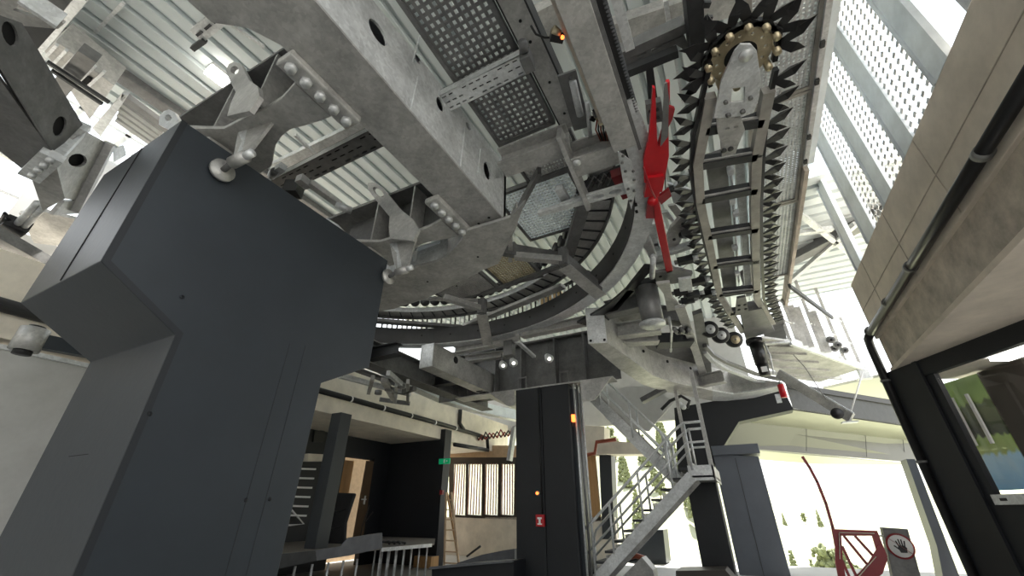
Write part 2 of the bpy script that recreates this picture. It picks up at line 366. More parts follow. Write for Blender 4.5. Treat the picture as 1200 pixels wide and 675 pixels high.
# ================================================================== MAIN COLUMN
CX = -4.0
hd = [(.87, 4.87), (3.67, 4.87), (3.67, 3.24), (3.02, 2.87), (3.02, 0), (1.52, 0), (1.52, 2.91), (.87, 3.28)]
t = thing('support_column', (-4.75, 2.3, 0), 'huge anthracite portal column with a stepped head filling the left foreground', 'column')
MB().prism([(CX, y, z) for y, z in hd], (-1.55, 0, 0)).build('column_body', navy, t, bevel=.008)
edge_pts = [(.87, 4.87), (.87, 3.28), (1.52, 2.91), (1.52, 0)]
ec = [(.92, 4.87), (.92, 3.31), (1.57, 2.94), (1.57, 0)]
MB().prism([(CX+.001, y, z) for y, z in edge_pts+ec[::-1]], (.005, 0, 0)).build('chamfer_strip', edgem, t)  # flat dark strip drawn in place of the column's chamfer
def seam(a, b, w=.012, axis='x'):
    a = Vector(a); b = Vector(b); return MB().bar(a, b, .006, w, up=(b-a).cross(X) if axis == 'x' else (b-a).cross(Y))
pa = P(340, 402, x=CX+.002); pb = P(288, 600, x=CX+.002)
MB().bar(pa, Vector((pa.x, pa.y, 0)), .004, .004).build('panel_seam', dark, t)
MB().bar(P(358, 405, x=CX+.002), Vector((CX+.002, P(358, 405, x=CX).y, 1)), .004, .004).build('panel_seam', dark, t)
MB().bar((-4.72, .868, 3.3), (-4.72, .868, 4.85), .02, .008).build('panel_seam', hole, t)
MB().box(-4.95, -4.6, 1.518, 1.519, 2.0, 2.005).build('panel_seam', hole, t)
MB().ring((0, 0), .0, .0, 0, 0) if False else None
for (u, v) in ((316, 585), (288, 586), (213, 348), (175, 485)):
    c = P(u, v, x=CX+.002); MB().cyl(c, c+X*.004, .018, n=12).build('plug', navyd, t)
# ---- central column
CY = 10.6
t = thing('support_column', (-4.65, 11.1, 0), 'dark square column in the middle with a red alarm box on its front', 'column')
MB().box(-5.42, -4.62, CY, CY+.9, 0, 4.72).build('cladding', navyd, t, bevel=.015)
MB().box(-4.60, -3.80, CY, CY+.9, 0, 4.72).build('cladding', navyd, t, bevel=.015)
MB().box(-4.62, -4.60, CY+.03, CY+.85, 0, 4.72).build('shadow_gap', hole, t)
MB().box(-3.80, -3.72, CY+.15, CY+.8, 0, 4.6).build('side_strip', navy, t)
ab = P(633, 610, y=CY-.06)
t2 = thing('alarm_box', ab-Z*.1, 'small red call-point box with white face on the central dark column', 'alarm box')
MB().box(ab.x-.11, ab.x+.11, CY-.09, CY-.001, ab.z-.13, ab.z+.13).build('casing', red, t2, bevel=.01); cs2 = bpy.data.objects['casing'] if 'casing' in bpy.data.objects else None
MB().box(ab.x-.06, ab.x+.06, CY-.096, CY-.09, ab.z+.03, ab.z+.07).build('face', white, cs2)
MB().box(ab.x-.025, ab.x+.025, CY-.096, CY-.09, ab.z-.07, ab.z+.03).build('face', white, cs2)
MB().box(ab.x-.06, ab.x+.06, CY-.096, CY-.09, ab.z-.09, ab.z-.06).build('face', white, cs2)
MB().tube([(ab.x+.05, CY-.03, ab.z+.13), (ab.x+.04, CY-.03, 4.7)], .018, 6).build('supply_cable', black, t2)
c = P(630, 578, y=CY-.03)
t2 = thing('push_button', c, 'round orange button above the red box on the central column', 'button')
MB().cyl(c+Y*.03, c-Y*.02, .055).build('rim', brass, t2); MB().cyl(c-Y*.02, c-Y*.04, .035).build('cap', orange, t2)
c = P(670, 491, y=CY+.1)
t2 = thing('warning_lamp', c, 'glowing orange-red lamp high on the side of the central column', 'lamp')
MB().box(c.x-.06, c.x+.02, c.y-.06, c.y+.1, c.z-.2, c.z+.16).build('housing', black, t2)
MB().cyl(c+Vector((.05, -.02, -.08)), c+Vector((.05, -.02, .1)), .055).build('lens', orange, t2)
for i, (u, nm) in enumerate(((672, 'first'), (676, 'second'), (680, 'third'))):
    q = P(u, 452, y=CY+.2+.1*i); tag(MB().tube([(q.x, q.y, 0), (q.x, q.y, 4.75)], .03, 8).build('conduit', [galvl, steel, galvl][i]), nm+' vertical conduit from the left on the right side of the central column', 'pipe', 'conduits on the central column')
# ================================================================== BIG BOX BEAM
ZB = 5.3
BL, BR = -2.86, -2.28
t = thing('box_girder', ((BL+BR)/2, 2.5, ZB), 'massive pale galvanised box beam with oval holes running from the top edge', 'beam')
g = MB(); und = [(BR, .2), (BR, 4.16), (BL, 4.4), (BL, .95), (BL-.12, .72), (BL-.35, .55), (BL-.35, .2)]
g.prism([(x, y, ZB) for x, y in und], (0, 0, .03)).build('bottom_plate', galv, t)
def yz(u, v): q = P(u, v, x=BR); return q.y, q.z
def hl(u, v, a, b, tilt=0):
    y, z = yz(u, v); e1 = Vector((0, math.cos(tilt), math.sin(tilt))); e2 = Vector((0, -math.sin(tilt), math.cos(tilt)))
    return oval((BR, y, z), a, b, e1, e2)
SH = .8
g = MB().prism([(BR, .2, ZB+.03), (BR, 4.16, ZB+.03), (BR, 4.16, ZB+1.1), (BR, .2, ZB+.72)], (-.025, 0, 0), holes=[hl(443, 38, .11, .13, 1.2), hl(489, 69, .06, .05), hl(516, 122, .08, .1), hl(549, 148, .06, .05), hl(571, 200, .1, .15)])
g.build('side_plate', galvl, t)
for (u, v) in ((443, 38), (490, 62), (518, 116), (550, 143), (571, 200)):
    y, z = yz(u, v); MB().box(BR-.35, BR-.32, y-.4, y+.4, ZB+.05, ZB+.95).build('hole_shade_plate', hole, t)
MB().prism([(BL, .2, ZB+.03), (BL, 4.3, ZB+.03), (BL, 4.3, ZB+1.1), (BL, .2, ZB+.72)], (.03, 0, 0)).build('side_plate', galv, t)
MB().prism([(BL, .2, ZB+.72), (BR, .2, ZB+.72), (BR, 4.16, ZB+1.1), (BL, 4.16, ZB+1.1)], (0, 0, .03)).build('top_plate', galvl, t)
MB().box(BL, BR, 4.1, 4.16, ZB, ZB+1.1).build('end_plate', galv, t)
for (u, v, u2, v2) in ((492, 42, 484, 72), (490, 90, 482, 128), (545, 150, 540, 195), (563, 175, 560, 205)):
    a = P(u, v, x=BR+.005); b = P(u2, v2, x=BR+.005); MB().bar(a, b, .012, .02, up=X).build('weld_strip', galvl, t)
# bolted flanges
def flange(yc, nm):
    f = thing('bolted_flange', (BL, yc, ZB-.12), nm, 'flange', 'bolted joints under the big beam')
    MB().box(BL-.14, BL+.08, yc-.42, yc+.42, ZB-.09, ZB-.001).build('clamp_plate', galv, f, bevel=.02)
    for i in range(5):
        y = yc-.33+i*.165
        MB().cyl((BL-.03, y, ZB-.135), (BL-.03, y, ZB-.09), .052, .06, n=6).build('bolt_head', galvl, f)
    return f
flange(1.44, 'row of bolts joining the nearer bracket arm to the big beam')
flange(3.62, 'row of bolts joining the farther bracket arm to the big beam')
# ---- bracket arms to the main column
def arm(dy, l1, l2, l3):
    z = 5.22
    pts = [(218, 150), (240, 151), (262, 151), (285, 139), (310, 128), (330, 115), (345, 98), (388, 137), (372, 143), (355, 148), (340, 152), (330, 160), (322, 172), (318, 195), (300, 207)]
    poly = [q+Vector((0, dy, 0)) for q in PP(pts, z=z)]
    t = thing('bracket_arm', (-4, 1.4+dy, z), l1, 'bracket', 'bracket arms between column and big beam')
    MB().prism(poly, (0, 0, .05)).build('bottom_flange', galv, t, bevel=.008)
    MB().box(-5.25, BL-.01, 1.48+dy, 1.52+dy, z+.05, z+.86).build('web', galvd, t)
    tf = [P(190, 152, z=z+.86), P(338, 55, z=z+.86)]; tf = [Vector((max(-5.6, tf[0].x), tf[0].y+dy, z+.86)), Vector((BL-.01, tf[1].y+dy, z+.86)), Vector((BL-.01, 1.75+dy, z+.86)), Vector((max(-5.6, tf[0].x), 1.75+dy, z+.86))]
    MB().prism(tf, (0, 0, .05)).build('top_flange', galvd, t)
    for xs_ in (-4.35, -3.6): MB().box(xs_, xs_+.03, 1.2+dy, 1.5+dy, z+.05, z+.86).build('stiffener', galv, t)
    D = Vector((0, dy, 0))
    lug = [P(u, v, y=1.12)+D for u, v in ((266, 136), (270, 122), (276, 108), (268, 92), (265, 82), (268, 75), (275, 72), (282, 75), (287, 84), (292, 94), (302, 101), (304, 112), (292, 130))]
    MB().prism(lug, (0, .05, 0), holes=[[P(275+5*math.cos(k*.7), 82+5*math.sin(k*.7), y=1.12)+D for k in range(9)]]).build('lifting_lug', galv, t)
    lug2 = [P(u, v, y=.98)+D for u, v in ((186, 146), (187, 136), (192, 130), (198, 128), (204, 131), (208, 138), (210, 147), (200, 152))]
    MB().prism(lug2, (0, .04, 0), holes=[[P(197+4*math.cos(k*.7), 138+4*math.sin(k*.7), y=.98)+D for k in range(9)]]).build('lifting_lug', galvl, t)
    # foot: gusset, round boss and disc pad
    f = thing('levelling_foot', (-4.35, 1.72+dy, z-.3), l2, 'foot', 'levelling feet on the column head')
    p = Vector((-3.92, 1.62+dy, z-.12)); q = Vector((-4.32, 1.62+dy, z-.12))
    p = P(288, 183, x=-3.62)+Vector((0, dy, 0)); q = P(272, 191, x=-3.8)+Vector((0, dy, 0)); r = P(262, 199, x=-3.93)+Vector((0, dy, 0))
    MB().cyl(q, p, .06).build('boss', galv, f); MB().cyl(p, p+(p-q).normalized()*.09, .04).build('bolt', galvl, f)
    MB().cyl(q, r, .03).build('stem', galvd, f)
    d = (r-q).normalized(); MB().cyl(r, r+Vector((-.035, 0, 0)), .115, n=28).build('pad_disc', galv, f)
    g0 = P(279, 155, z=5.22)+Vector((0, dy, 0)); g1 = P(318, 143, z=5.22)+Vector((0, dy, 0))
    MB().prism([g0, g1, p+Z*.03, q+Z*.03], Vector((0, .035, .02))).build('gusset', galv, f)
    MB().prism([g0, g0+Vector((.12, .02, 0)), q+Vector((.1, 0, 0)), q], Vector((.0, .04, .03))).build('gusset', galvl, f)
    # saddle block behind
    s = thing('saddle_block', (-4.75, 1.35+dy, 4.9), l3, 'block', 'saddle blocks on the column head')
    MB().prism([(-4.9, 1.12+dy, 4.9), (-4.35, 1.2+dy, 4.9), (-4.35, 1.2+dy, 5.2), (-4.9, 1.12+dy, 5.2)], (0, .35, 0)).build('block', galv, s, bevel=.03)
    MB().cyl((-4.6, 1.5+dy, 4.88), (-4.6, 1.5+dy, 5.2), .16).build('spacer', galvd, s)
arm(0, 'nearer curved galvanised bracket arm resting on the column head', 'nearer round pad and boss hanging under the first bracket arm', 'nearer saddle block wedged under the first bracket arm')
arm(2.37, 'farther curved galvanised bracket arm at the right corner of the column head', 'farther round pad and boss at the right corner of the column', 'farther saddle block under the second bracket arm')
# ---- lower cross plate beam at the end of the big beam
t = thing('cross_beam', (-3.8, 5, 5.2), 'wide galvanised cross beam bolted under the end of the big beam', 'beam')
lp = [(548, 270), (575, 262), (598, 255), (616, 236), (606, 262), (592, 288), (583, 308), (540, 330), (500, 350), (462, 362), (440, 366), (440, 328), (470, 318), (512, 307), (524, 300), (538, 285)]
slab(lp, 5.18, .05).build('bottom_plate', galv, t, bevel=.006)
for a, b in (((440, 330), (524, 301)), ((524, 301), (548, 272)), ((606, 262), (583, 309)), ((583, 309), (440, 366))):
    p = P(*a, z=5.23); q = P(*b, z=5.23); MB().bar(p+Z*.2, q+Z*.2, .03, .4).build('side_web', galvl if a[0] in (440,) else galv, t)
for u, v in ((561, 262), (573, 255), (560, 301), (535, 335), (501, 330)):
    c = P(u, v, z=5.178); MB().cyl(c, c-Z*.004, .02, n=10).build('hole', hole, t)
t = thing('bearing_plate', P(500, 320, z=5.5), 'pale plate with two dark slots below the farther bracket arm', 'plate')
MB().prism(PP([(455, 332), (458, 300), (515, 283), (523, 303)], z=5.55), (0, 0, .03)).build('plate', zinc, t)  # whitish colour puts the light on this plate into the material
for u, v in ((470, 317), (500, 308)):
    c = P(u, v, z=5.54); MB().prism([c+Vector((-.13, -.05, 0)), c+Vector((.13, -.05, 0)), c+Vector((.13, .05, 0)), c+Vector((-.13, .05, 0))], (0, 0, -.006)).build('slot', hole, t)
MB().bar(P(487, 288, z=5.45), P(487, 305, z=5.45), .05, .2).build('rib', galvl, t)
# ================================================================== LEFT BEAM
t = thing('box_girder', P(40, 180, z=5.3), 'galvanised box beam with two oval holes at the left edge', 'beam')
lo0 = P(-40, 10, z=5.3); lo1 = P(63, 181, z=5.3)
slab([(-60, 10), (63, 181), (36, 206), (-60, 130)], 5.3, .03).build('bottom_plate', galvd, t)
dd = (lo1-lo0); nn = dd.cross(Z).normalized()
SG = -1 if (P(0, 150, z=5.3)-lo0).dot(nn) > 0 else 1
def hs(u, v, a, b):
    c = PL(u, v, lo0, nn); return oval(c, a, b, dd.normalized(), Z)
MB().prism([PL(u_, v_, lo0, nn) for u_, v_ in ((-40, 10), (-34, 6), (26, 27), (97, 146), (63, 180))], nn*-.02, holes=[hs(12, 40, .12, .09), hs(70, 148, .11, .13)]).build('side_plate', galvd, t)
av = -1 if (EYE-lo0).dot(nn) > 0 else 1
MB().prism([PL(u_, v_, lo0, nn)+nn*.035*av for u_, v_ in ((-40, 11), (-34, 7), (26, 30), (95, 146), (64, 177))], nn*.02*av).build('hole_shade_plate', hole, t)
MB().bar(P(97, 146, z=6.0), P(63, 181, z=5.3), .16, .08).build('joint_flange', galvl, t)
MB().bar(P(63, 181, z=5.27), P(36, 206, z=5.27), .2, .1).build('joint_flange', galvl, t)
for i in range(4):
    c = P(60-7*i, 186+6*i, z=5.2); MB().cyl(c-Z*.05, c, .04, n=6).build('bolt_head', galvl, t)
t = thing('girder_knee', P(90, 200, z=5.3), 'galvanised knee block with one round hole beside the head of the big column', 'beam')
c0 = P(64, 186, z=5.3); c1 = P(80, 236, z=5.3); c2 = P(112, 225, z=5.3)
slab([(36, 206), (63, 182), (76, 233), (50, 247)], 5.28, .04).build('bottom_plate', galv, t)
n2 = (c1-c0).cross(Z).normalized(); up = .85
w0 = P(64, 184, z=5.32); w1 = P(77, 233, z=5.32); tt1 = P(125, 166, z=6.2); tt0 = P(97, 150, z=6.0); tt2 = P(122, 200, z=6.0); tt3 = P(105, 236, z=5.6)
fn = (w1-w0).cross(tt1-w0).normalized()
def onp(u, v): return PL(u, v, w0, fn)
MB().prism([w0, onp(97, 152), onp(126, 168), onp(122, 200), onp(100, 236), w1], fn*(.03 if fn.x < 0 else -.03), holes=[[onp(91+11*math.cos(k*.45), 188+8*math.sin(k*.45)) for k in range(14)]]).build('side_plate', galv, t)
q = fn*(-.08 if (EYE-w0).dot(fn) > 0 else .08)
MB().prism([onp(74, 172)+q, onp(110, 172)+q, onp(110, 206)+q, onp(74, 206)+q], q*.2).build('hole_shade_plate', hole, t)
MB().bar(onp(128, 168), onp(88, 246), .12, .25).build('end_flange', galv, t)
MB().prism([onp(76, 236), onp(104, 236), onp(98, 250), onp(62, 252)], q*.6).build('foot_plate', galv, t)
MB().prism([onp(133, 175), onp(145, 170), onp(148, 182), onp(134, 190)], q*.1).build('lifting_lug', galvl, t)
# triangular stiffener frame + dark panel top-left
t = thing('stiffener_frame', P(30, 20, z=6.4), 'triangular galvanised stiffener with a triangular opening in the top left corner', 'bracket')
def fz(u, v): return P(u, v, z=6.6)
MB().prism([fz(-20, 0), fz(25, -8), fz(75, 28), fz(68, 34), fz(-20, 26)], (0, 0, .05), holes=[[fz(15, 12), fz(23, 6), fz(42, 19), fz(40, 21)]]).build('plate', galv, t)
MB().bar(fz(28, -5), fz(72, 25), .05, .25).build('edge_rib', galvl, t)
tag(slab([(30, -20), (100, -20), (66, 23), (60, 20)], 7.2, .1).build('cladding_panel', galvd), 'dark sheet between the stiffener and the roof in the top left corner', 'panel')
tag(slab([(25, 28), (65, 34), (42, 60)], 7.2, .05).build('gusset_plate', dark), 'dark triangular plate behind the left edge beam', 'plate')
tag(MB().bar(P(100, -6, z=8.8), P(43, 62, z=8.8), .12, .2).build('edge_rail', galvl), 'pale edge rail along the end of the roof sheets at the top left', 'rail')
# ================================================================== ROOF ITEMS
tag(MB().box(-9.05, -8.75, -3, 9.2, 8.85, 9.2).build('roof_gutter', galvd, bevel=.02), 'dark gutter beam along the left side of the roof sheets', 'beam')
t = thing('mounting_rail', P(270, 30, z=8.6), 'slotted galvanised mounting rail hanging below the roof sheets', 'rail')
a = P(238, 50, z=8.6); b = P(312, -6, z=8.6)
MB().chan(a, b, .22, .1, .012).build('rail', galvl, t)
for i in range(7):
    c = a.lerp(b, (i+.5)/7); MB().box(c.x-.08, c.x+.08, c.y-.14, c.y-.1, 8.58, 8.59).build('slot', dark, t)
MB().bar(P(226, 57, z=8.6), P(240, 47, z=8.6), .08, .08).build('clamp', dark, t)
t = thing('tube_lamp', P(254, 89, z=8.8), 'glowing tube lamp under the roof above the column head', 'lamp')
a = P(243, 81, z=8.84); b = P(266, 99, z=8.84)
MB().cyl(a, b, .1).build('tube', lampm, t); MB().bar(a+Z*.12, b+Z*.12, .22, .08).build('housing', white, t)
tag(MB().bar(P(145, 3, z=8.9), P(112, 38, z=8.9), .05, .04).build('roof_batten', galvl), 'thin pale batten crossing the roof ribs at the top left', 'rail')
tag(MB().bar(P(228, 0, z=8.75), P(310, 55, z=8.75), .05, .05).build('conduit', galvl), 'thin conduit clipped to the roof leading to the tube lamp', 'pipe')
for k in range(8): struct(MB().box(-11.9, -9.95, -1.6+k*.8, -1.5+k*.8, 9.0, 9.1).build('trim_10', zinc))
for x in (-9.98, -10.6, -11.2, -11.85): struct(MB().box(x-.04, x+.04, -3, 9.2, 9.0, 9.1).build('trim_11', zinc))
# clerestory end on the far left
def clp(u, v): return P(u, v, x=-12.0)
w0 = struct(MB().box(-12.1, -12.0, -3, 9.2, 8.0, 9.2).build('wall_left', concg))
for y in (-.2, 1.2, 2.6, 4.0, 5.4): struct(MB().box(-12.1, -12.0, y-.18, y+.18, 6.6, 8.0).build('trim_6', white))
struct(MB().box(-12.06, -12.04, -3, 9.2, 7.25, 7.31).build('trim_6', white))
struct(MB().box(-12.1, -12.0, -3, 9.2, 5.35, 6.6).build('wall_left', concg))
bx = [((70, 60), (130, 100), 'upper'), ((100, 110), (135, 130), 'lower')]
t = thing('machine_housing', P(90, 90, z=8.0), 'pale ribbed housing with a dark square opening seen below the roof gutter', 'housing')
MB().prism(PP([(52, 60), (66, 48), (133, 100), (105, 140), (95, 125)], z=8.2), (0, 0, .5)).build('casing', galv, t)
MB().prism(PP([(96, 84), (108, 92), (104, 101), (92, 92)], z=8.19), (0, 0, -.02)).build('opening', hole, t)
for k in range(6):
    a = P(58+2*k+9*k, 62+6*k, z=8.18); MB().box(a.x-.3, a.x+.3, a.y-.02, a.y+.02, 8.14, 8.2).build('rib', galvl, t)
tag(MB().bar(P(106, 62, z=7.8), P(70, 104, z=7.8), .22, .2).build('strut', steel), 'blue-grey strut crossing the gutter opening at the left', 'beam')
t = thing('window_screen', P(160, 130, z=7.9), 'pale frame with ribbed blind above the bright window at the left', 'panel')
MB().prism(PP([(143, 110), (150, 112), (118, 160), (108, 150)], z=7.9), (0, 0, .1)).build('side_frame', galvl, t)
MB().prism(PP([(143, 110), (200, 152), (196, 158), (141, 117)], z=7.9), (0, 0, .1)).build('top_frame', steel, t)
for k in range(4):
    MB().prism(PP([(142-2*k, 121+6*k), (190-4*k, 156+4*k), (188-4*k, 159+4*k), (140-2*k, 124+6*k)], z=7.95), (0, 0, .05)).build('slat', concg, t)
for i, (a, b) in enumerate((((55, 72), (128, 120)), ((60, 82), (120, 122)))):
    tag(MB().bar(P(*a, z=7.6), P(*b, z=7.6), .05, .05).build('stay_bar', dark), ['upper', 'lower'][i]+' thin dark bar crossing behind the left edge beam', 'bar', 'thin bars behind the left beam')
# lower left corner mechanism (behind left beam)
t = thing('cylinder_unit', P(40, 260, z=5.6), 'polished double cylinder above the concrete at the left edge', 'actuator')
for k in range(2): MB().cyl(P(18+8*k, 265+3*k, z=5.9), P(44+8*k, 238+3*k, z=5.9), .05).build('cylinder', galvl, t)
MB().bar(P(8, 272, z=5.9), P(22, 262, z=5.9), .3, .2).build('valve_block', black, t)
MB().tube(PP([(0, 262), (6, 250), (14, 262), (8, 275)], z=5.9), .03).build('hose', black, t)
tag(MB().bar(P(-30, 262, z=5.6), P(70, 318, z=5.6), .32, .18).build('edge_beam', galvd), 'lower galvanised beam above the pale concrete at the left edge', 'beam')
tag(MB().bar(P(-30, 282, z=5.65), P(60, 322, z=5.65), .35, .1).build('cable_tray', black), 'dark cable tray below the edge beam at the left edge', 'tray')
tag(slab([(22, 250), (50, 248), (100, 260), (85, 290), (40, 285)], 6.3, .06).build('support_plate', galv), 'galvanised plate behind the knee block at the left edge', 'plate')
# ================================================================== TRAYS
def tray(p0, p1, w, h, name_lbl, m, rows=3, n=12):
    p0 = Vector(p0); p1 = Vector(p1); d = (p1-p0); L_ = d.length; d.normalize(); s = d.cross(Z).normalized()
    t = thing('cable_tray', (p0+p1)/2, name_lbl, 'cable tray')
    holes = []
    for r in range(rows):
        for i in range(n):
            if (i+r) % 5 == 4: continue
            c = p0+d*(L_*(i+.5)/n)+s*(w*((r+.5)/rows-.5)); a = L_/n*.30; b = w*.035
            holes.append([c-d*a-s*b, c+d*a-s*b, c+d*a+s*b, c-d*a+s*b])
    MB().prism([p0-s*w/2, p1-s*w/2, p1+s*w/2, p0+s*w/2], (0, 0, .008), holes=holes).build('slotted_base', m, t)
    for k in (-1, 1): MB().prism([p0+s*w/2*k, p1+s*w/2*k, p1+s*w/2*k+Z*h, p0+s*w/2*k+Z*h], s*-.01*k).build('side_wall', m, t)
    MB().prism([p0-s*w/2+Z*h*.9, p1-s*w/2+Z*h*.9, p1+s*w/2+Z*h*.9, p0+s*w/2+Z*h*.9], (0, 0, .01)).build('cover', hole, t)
    return t
a = (P(515, 112, z=6.05)+P(527, 131, z=6.05))/2; b = (P(620, 68, z=6.05)+P(624, 92, z=6.05))/2; b.y = a.y
tray(a, b+X*.02, .24, .12, 'slotted galvanised cable tray sticking out of the side of the big beam', galvl)
a = (P(330, 202, z=6.6)+P(345, 225, z=6.6))/2; b = (P(432, 153, z=6.6)+P(446, 172, z=6.6))/2; b.y = a.y
tray(a-X*.6, b+X*1.4, .33, .12, 'dark slotted cable tray passing behind the big beam', steel, n=22)
tag(MB().prism(PP([(318, 193), (428, 140), (432, 152), (330, 206)], z=7.6), (0, 0, .1)).build('air_duct', galvl), 'pale blue-white duct beside the dark slotted cable tray', 'duct')
tag(MB().bar(P(346, 158, z=7.5), P(370, 182, z=7.5), .05, .05).build('stay_bar', galvl), 'short pale bar across the blue-white duct', 'bar')
t = thing('sensor_unit', P(350, 222, z=5.6), 'black sensor with hydraulic fittings between the two bracket arms', 'sensor')
MB().bar(P(336, 222, z=5.9), P(352, 222, z=5.9), .2, .22).build('case', blackp, t)
MB().bar(P(350, 208, z=5.9), P(362, 218, z=5.9), .12, .12).build('bracket', galv, t)
MB().bar(P(362, 214, z=5.9), P(398, 240, z=5.9), .1, .08).build('stay', galv, t)
MB().cyl(P(393, 240, z=5.85), P(412, 247, z=5.85), .06).build('cylinder', galvl, t)
t = thing('linkage_fitting', P(325, 203, z=5.8), 'small galvanised linkage behind the first bracket arm', 'fitting')
MB().bar(P(318, 205, z=5.8), P(332, 195, z=5.8), .1, .1).build('link', galvl, t); MB().cyl(P(318, 207, z=5.75), P(322, 200, z=5.75), .05).build('pin', steel, t)
# ================================================================== GRATINGS
def grating(x0, x1, y0, y1, z, lbl, m, sx=.075, sy=.085, wx=.03, wy=.022, fm=None, group=None):
    t = thing('grating_panel', ((x0+x1)/2, (y0+y1)/2, z), lbl, 'grating', group)
    g = MB(); n = int((x1-x0)/sx); k = int((y1-y0)/sy)
    for i in range(n+1): x = x0+(x1-x0)*i/n; g.box(x-wx/2, x+wx/2, y0, y1, z, z+.02)
    for i in range(k+1): y = y0+(y1-y0)*i/k; g.box(x0, x1, y-wy/2, y+wy/2, z+.004, z+.03)
    g.build('mesh', m, t)
    f = MB()
    for a in ((x0-.05, x0, y0-.05, y1+.05), (x1, x1+.05, y0-.05, y1+.05), (x0, x1, y0-.05, y0), (x0, x1, y1, y1+.05)): f.box(*a, z-.03, z+.06)
    f.build('frame', fm or galvd, t); return t
grating(-2.1, -1.3, .7, 3.65, 6.35, 'large open grating right of the big beam', steel, wx=.036, wy=.034)
grating(-2.05, -1.15, 3.95, 4.55, 6.35, 'small open grating behind the cross beam, right of the big beam end', galv, sx=.05, sy=.06)
grating(-2.75, -1.45, 4.7, 6.1, 6.4, 'bright square grating in the middle of the ring', zinc, sx=.06, sy=.07, wx=.016, wy=.014)
grating(-3.95, -3.05, 5.9, 7.2, 6.2, 'warm-tinted grating behind the cross beam', brass, sx=.06, sy=.07, wx=.02, wy=.018, fm=galvd)
grating(-5.6, -4.2, 6.3, 7.3, 6.2, 'far grating panel between column edge and cross beam', galv, sx=.05, sy=.06)
grating(1.35, 2.08, 2.8, 5.35, 7.05, 'nearest walkway grating beside the spiked chain, top right', galvl, sx=.06, sy=.06, fm=galvw, group='walkway gratings beside the spiked chain')
grating(1.35, 2.08, 5.47, 8.1, 7.05, 'middle walkway grating beside the spiked chain', galvl, sx=.06, sy=.06, fm=galvw, group='walkway gratings beside the spiked chain')
grating(1.35, 2.12, 8.22, 11.4, 7.05, 'far walkway grating beside the spiked chain', galvl, sx=.06, sy=.06, fm=galvw, group='walkway gratings beside the spiked chain')
tag(MB().box(2.14, 2.21, 7.15, 13.6, 6.9, 7.2).build('edge_rail', concs), 'rusty brown edge strip at the far end of the right walkway', 'rail')
# ================================================================== LONGITUDINAL BEAMS
t = thing('slotted_channel', (-1.05, 2.5, 6.2), 'galvanised channel along the right side of the large grating', 'beam')
MB().box(-1.17, -.93, .6, 3.75, 6.2, 6.24).build('base_strip', galv, t); MB().box(-1.19, -1.17, .6, 3.75, 6.2, 6.5).build('side_wall', black, t)
MB().box(-.93, -.91, .6, 3.75, 6.2, 6.5).build('side_wall', dark, t)
for y in (2.2, 2.45, 3.0, 3.5): MB().cyl((-1.05, y, 6.198), (-1.05, y, 6.19), .018, n=8).build('hole', hole, t)
t = thing('guide_beam', (-.42, 2.2, 5.55), 'long pale galvanised beam leading down into the ring rail', 'beam')
MB().box(-.56, -.28, .4, 3.85, 5.55, 5.8).build('main_box', galv, t, bevel=.008)
MB().box(-.28, -.24, .4, 3.95, 5.56, 5.95).build('side_plate', galvd, t)
MB().box(-.62, -.56, .4, 3.5, 5.75, 5.95).build('ledge', concs, t)
MB().prism(PP([(724, 178), (739, 188), (747, 216), (740, 246), (730, 213)], z=5.53), (0, 0, .02)).build('joint_plate', galvl, t)
for u, v in ((729, 190), (733, 200), (742, 200), (743, 210), (736, 221), (743, 223), (739, 235), (730, 182)):
    c = P(u, v, z=5.53); MB().cyl(c, c-Z*.02, .022, n=6).build('bolt_head', steel, t)
t = thing('rack_strip', (-.2, 2.3, 5.7), 'dark toothed strip along the right side of the long beam', 'rack')
MB().box(-.24, -.19, .4, 3.45, 5.62, 5.72).build('backing', black, t); g = MB()
for i in range(75): y = .5+i*.039; g.prism([(-.19, y, 5.6), (-.15, y+.014, 5.6), (-.19, y+.028, 5.6)], (0, 0, .1))
g.build('teeth', dark, t)
tag(MB().bar((-.08, .3, 6.1), (-.08, 2.9, 6.1), .1, .3).build('edge_sheet', galvl), 'bright perforated sheet edge right of the toothed strip at the top', 'panel')
# cross beams right of the big beam
t = thing('cross_beam', (-1.4, 3.85, 5.9), 'galvanised cross beam from the big beam end to the long beam', 'beam')
MB().ibeam(P(588, 200, z=5.9), P(668, 172, z=5.9), .3, .3, .03).build('left_section', galv, t)
MB().ibeam(P(668, 200, z=5.7), P(738, 176, z=5.7), .34, .34, .03).build('right_section', galv, t)
MB().bar(P(655, 155, z=5.95), P(690, 240, z=5.6), .06, .3).build('splice_plate', galv, t)
c = P(676, 190, z=5.69); MB().cyl(c, c-Z*.03, .05).build('bolt_head', galvl, t)
t = thing('actuator_bracket', P(700, 235, z=5.5), 'pale bracket arm with two oval holes reaching to the ring rail', 'bracket')
a = P(657, 243, z=5.6); b = P(738, 220, z=5.6); s = (b-a).cross(Z).normalized()*.11
MB().prism([a-s*.7, b-s, b+s, a+s*.7], (0, 0, .03), holes=[oval(a.lerp(b, .56), .09, .05, (b-a).normalized(), s.normalized()), oval(a.lerp(b, .8), .09, .05, (b-a).normalized(), s.normalized())]).build('plate', galvl, t)
MB().prism([a-s*.7+Z*.03, b-s+Z*.03, b-s+Z*.2, a-s*.7+Z*.2], s*.08).build('lip', galvl, t)
MB().bar(a-(b-a)*.35, a.lerp(b, .45), .1, .06).build('slide', galvl, t)
MB().bar(P(655, 220, z=5.75), P(665, 237, z=5.75), .12, .1).build('end_block', galvl, t)
t = thing('pneumatic_cylinder', P(672, 130, z=6), 'bright hanging cylinder between the two long beams', 'actuator')
MB().cyl(P(671, 95, z=6.05), P(680, 135, z=6.0), .045).build('cylinder', galvl, t); MB().cyl(P(668, 88, z=6.1), P(672, 97, z=6.1), .03).build('rod', steel, t)
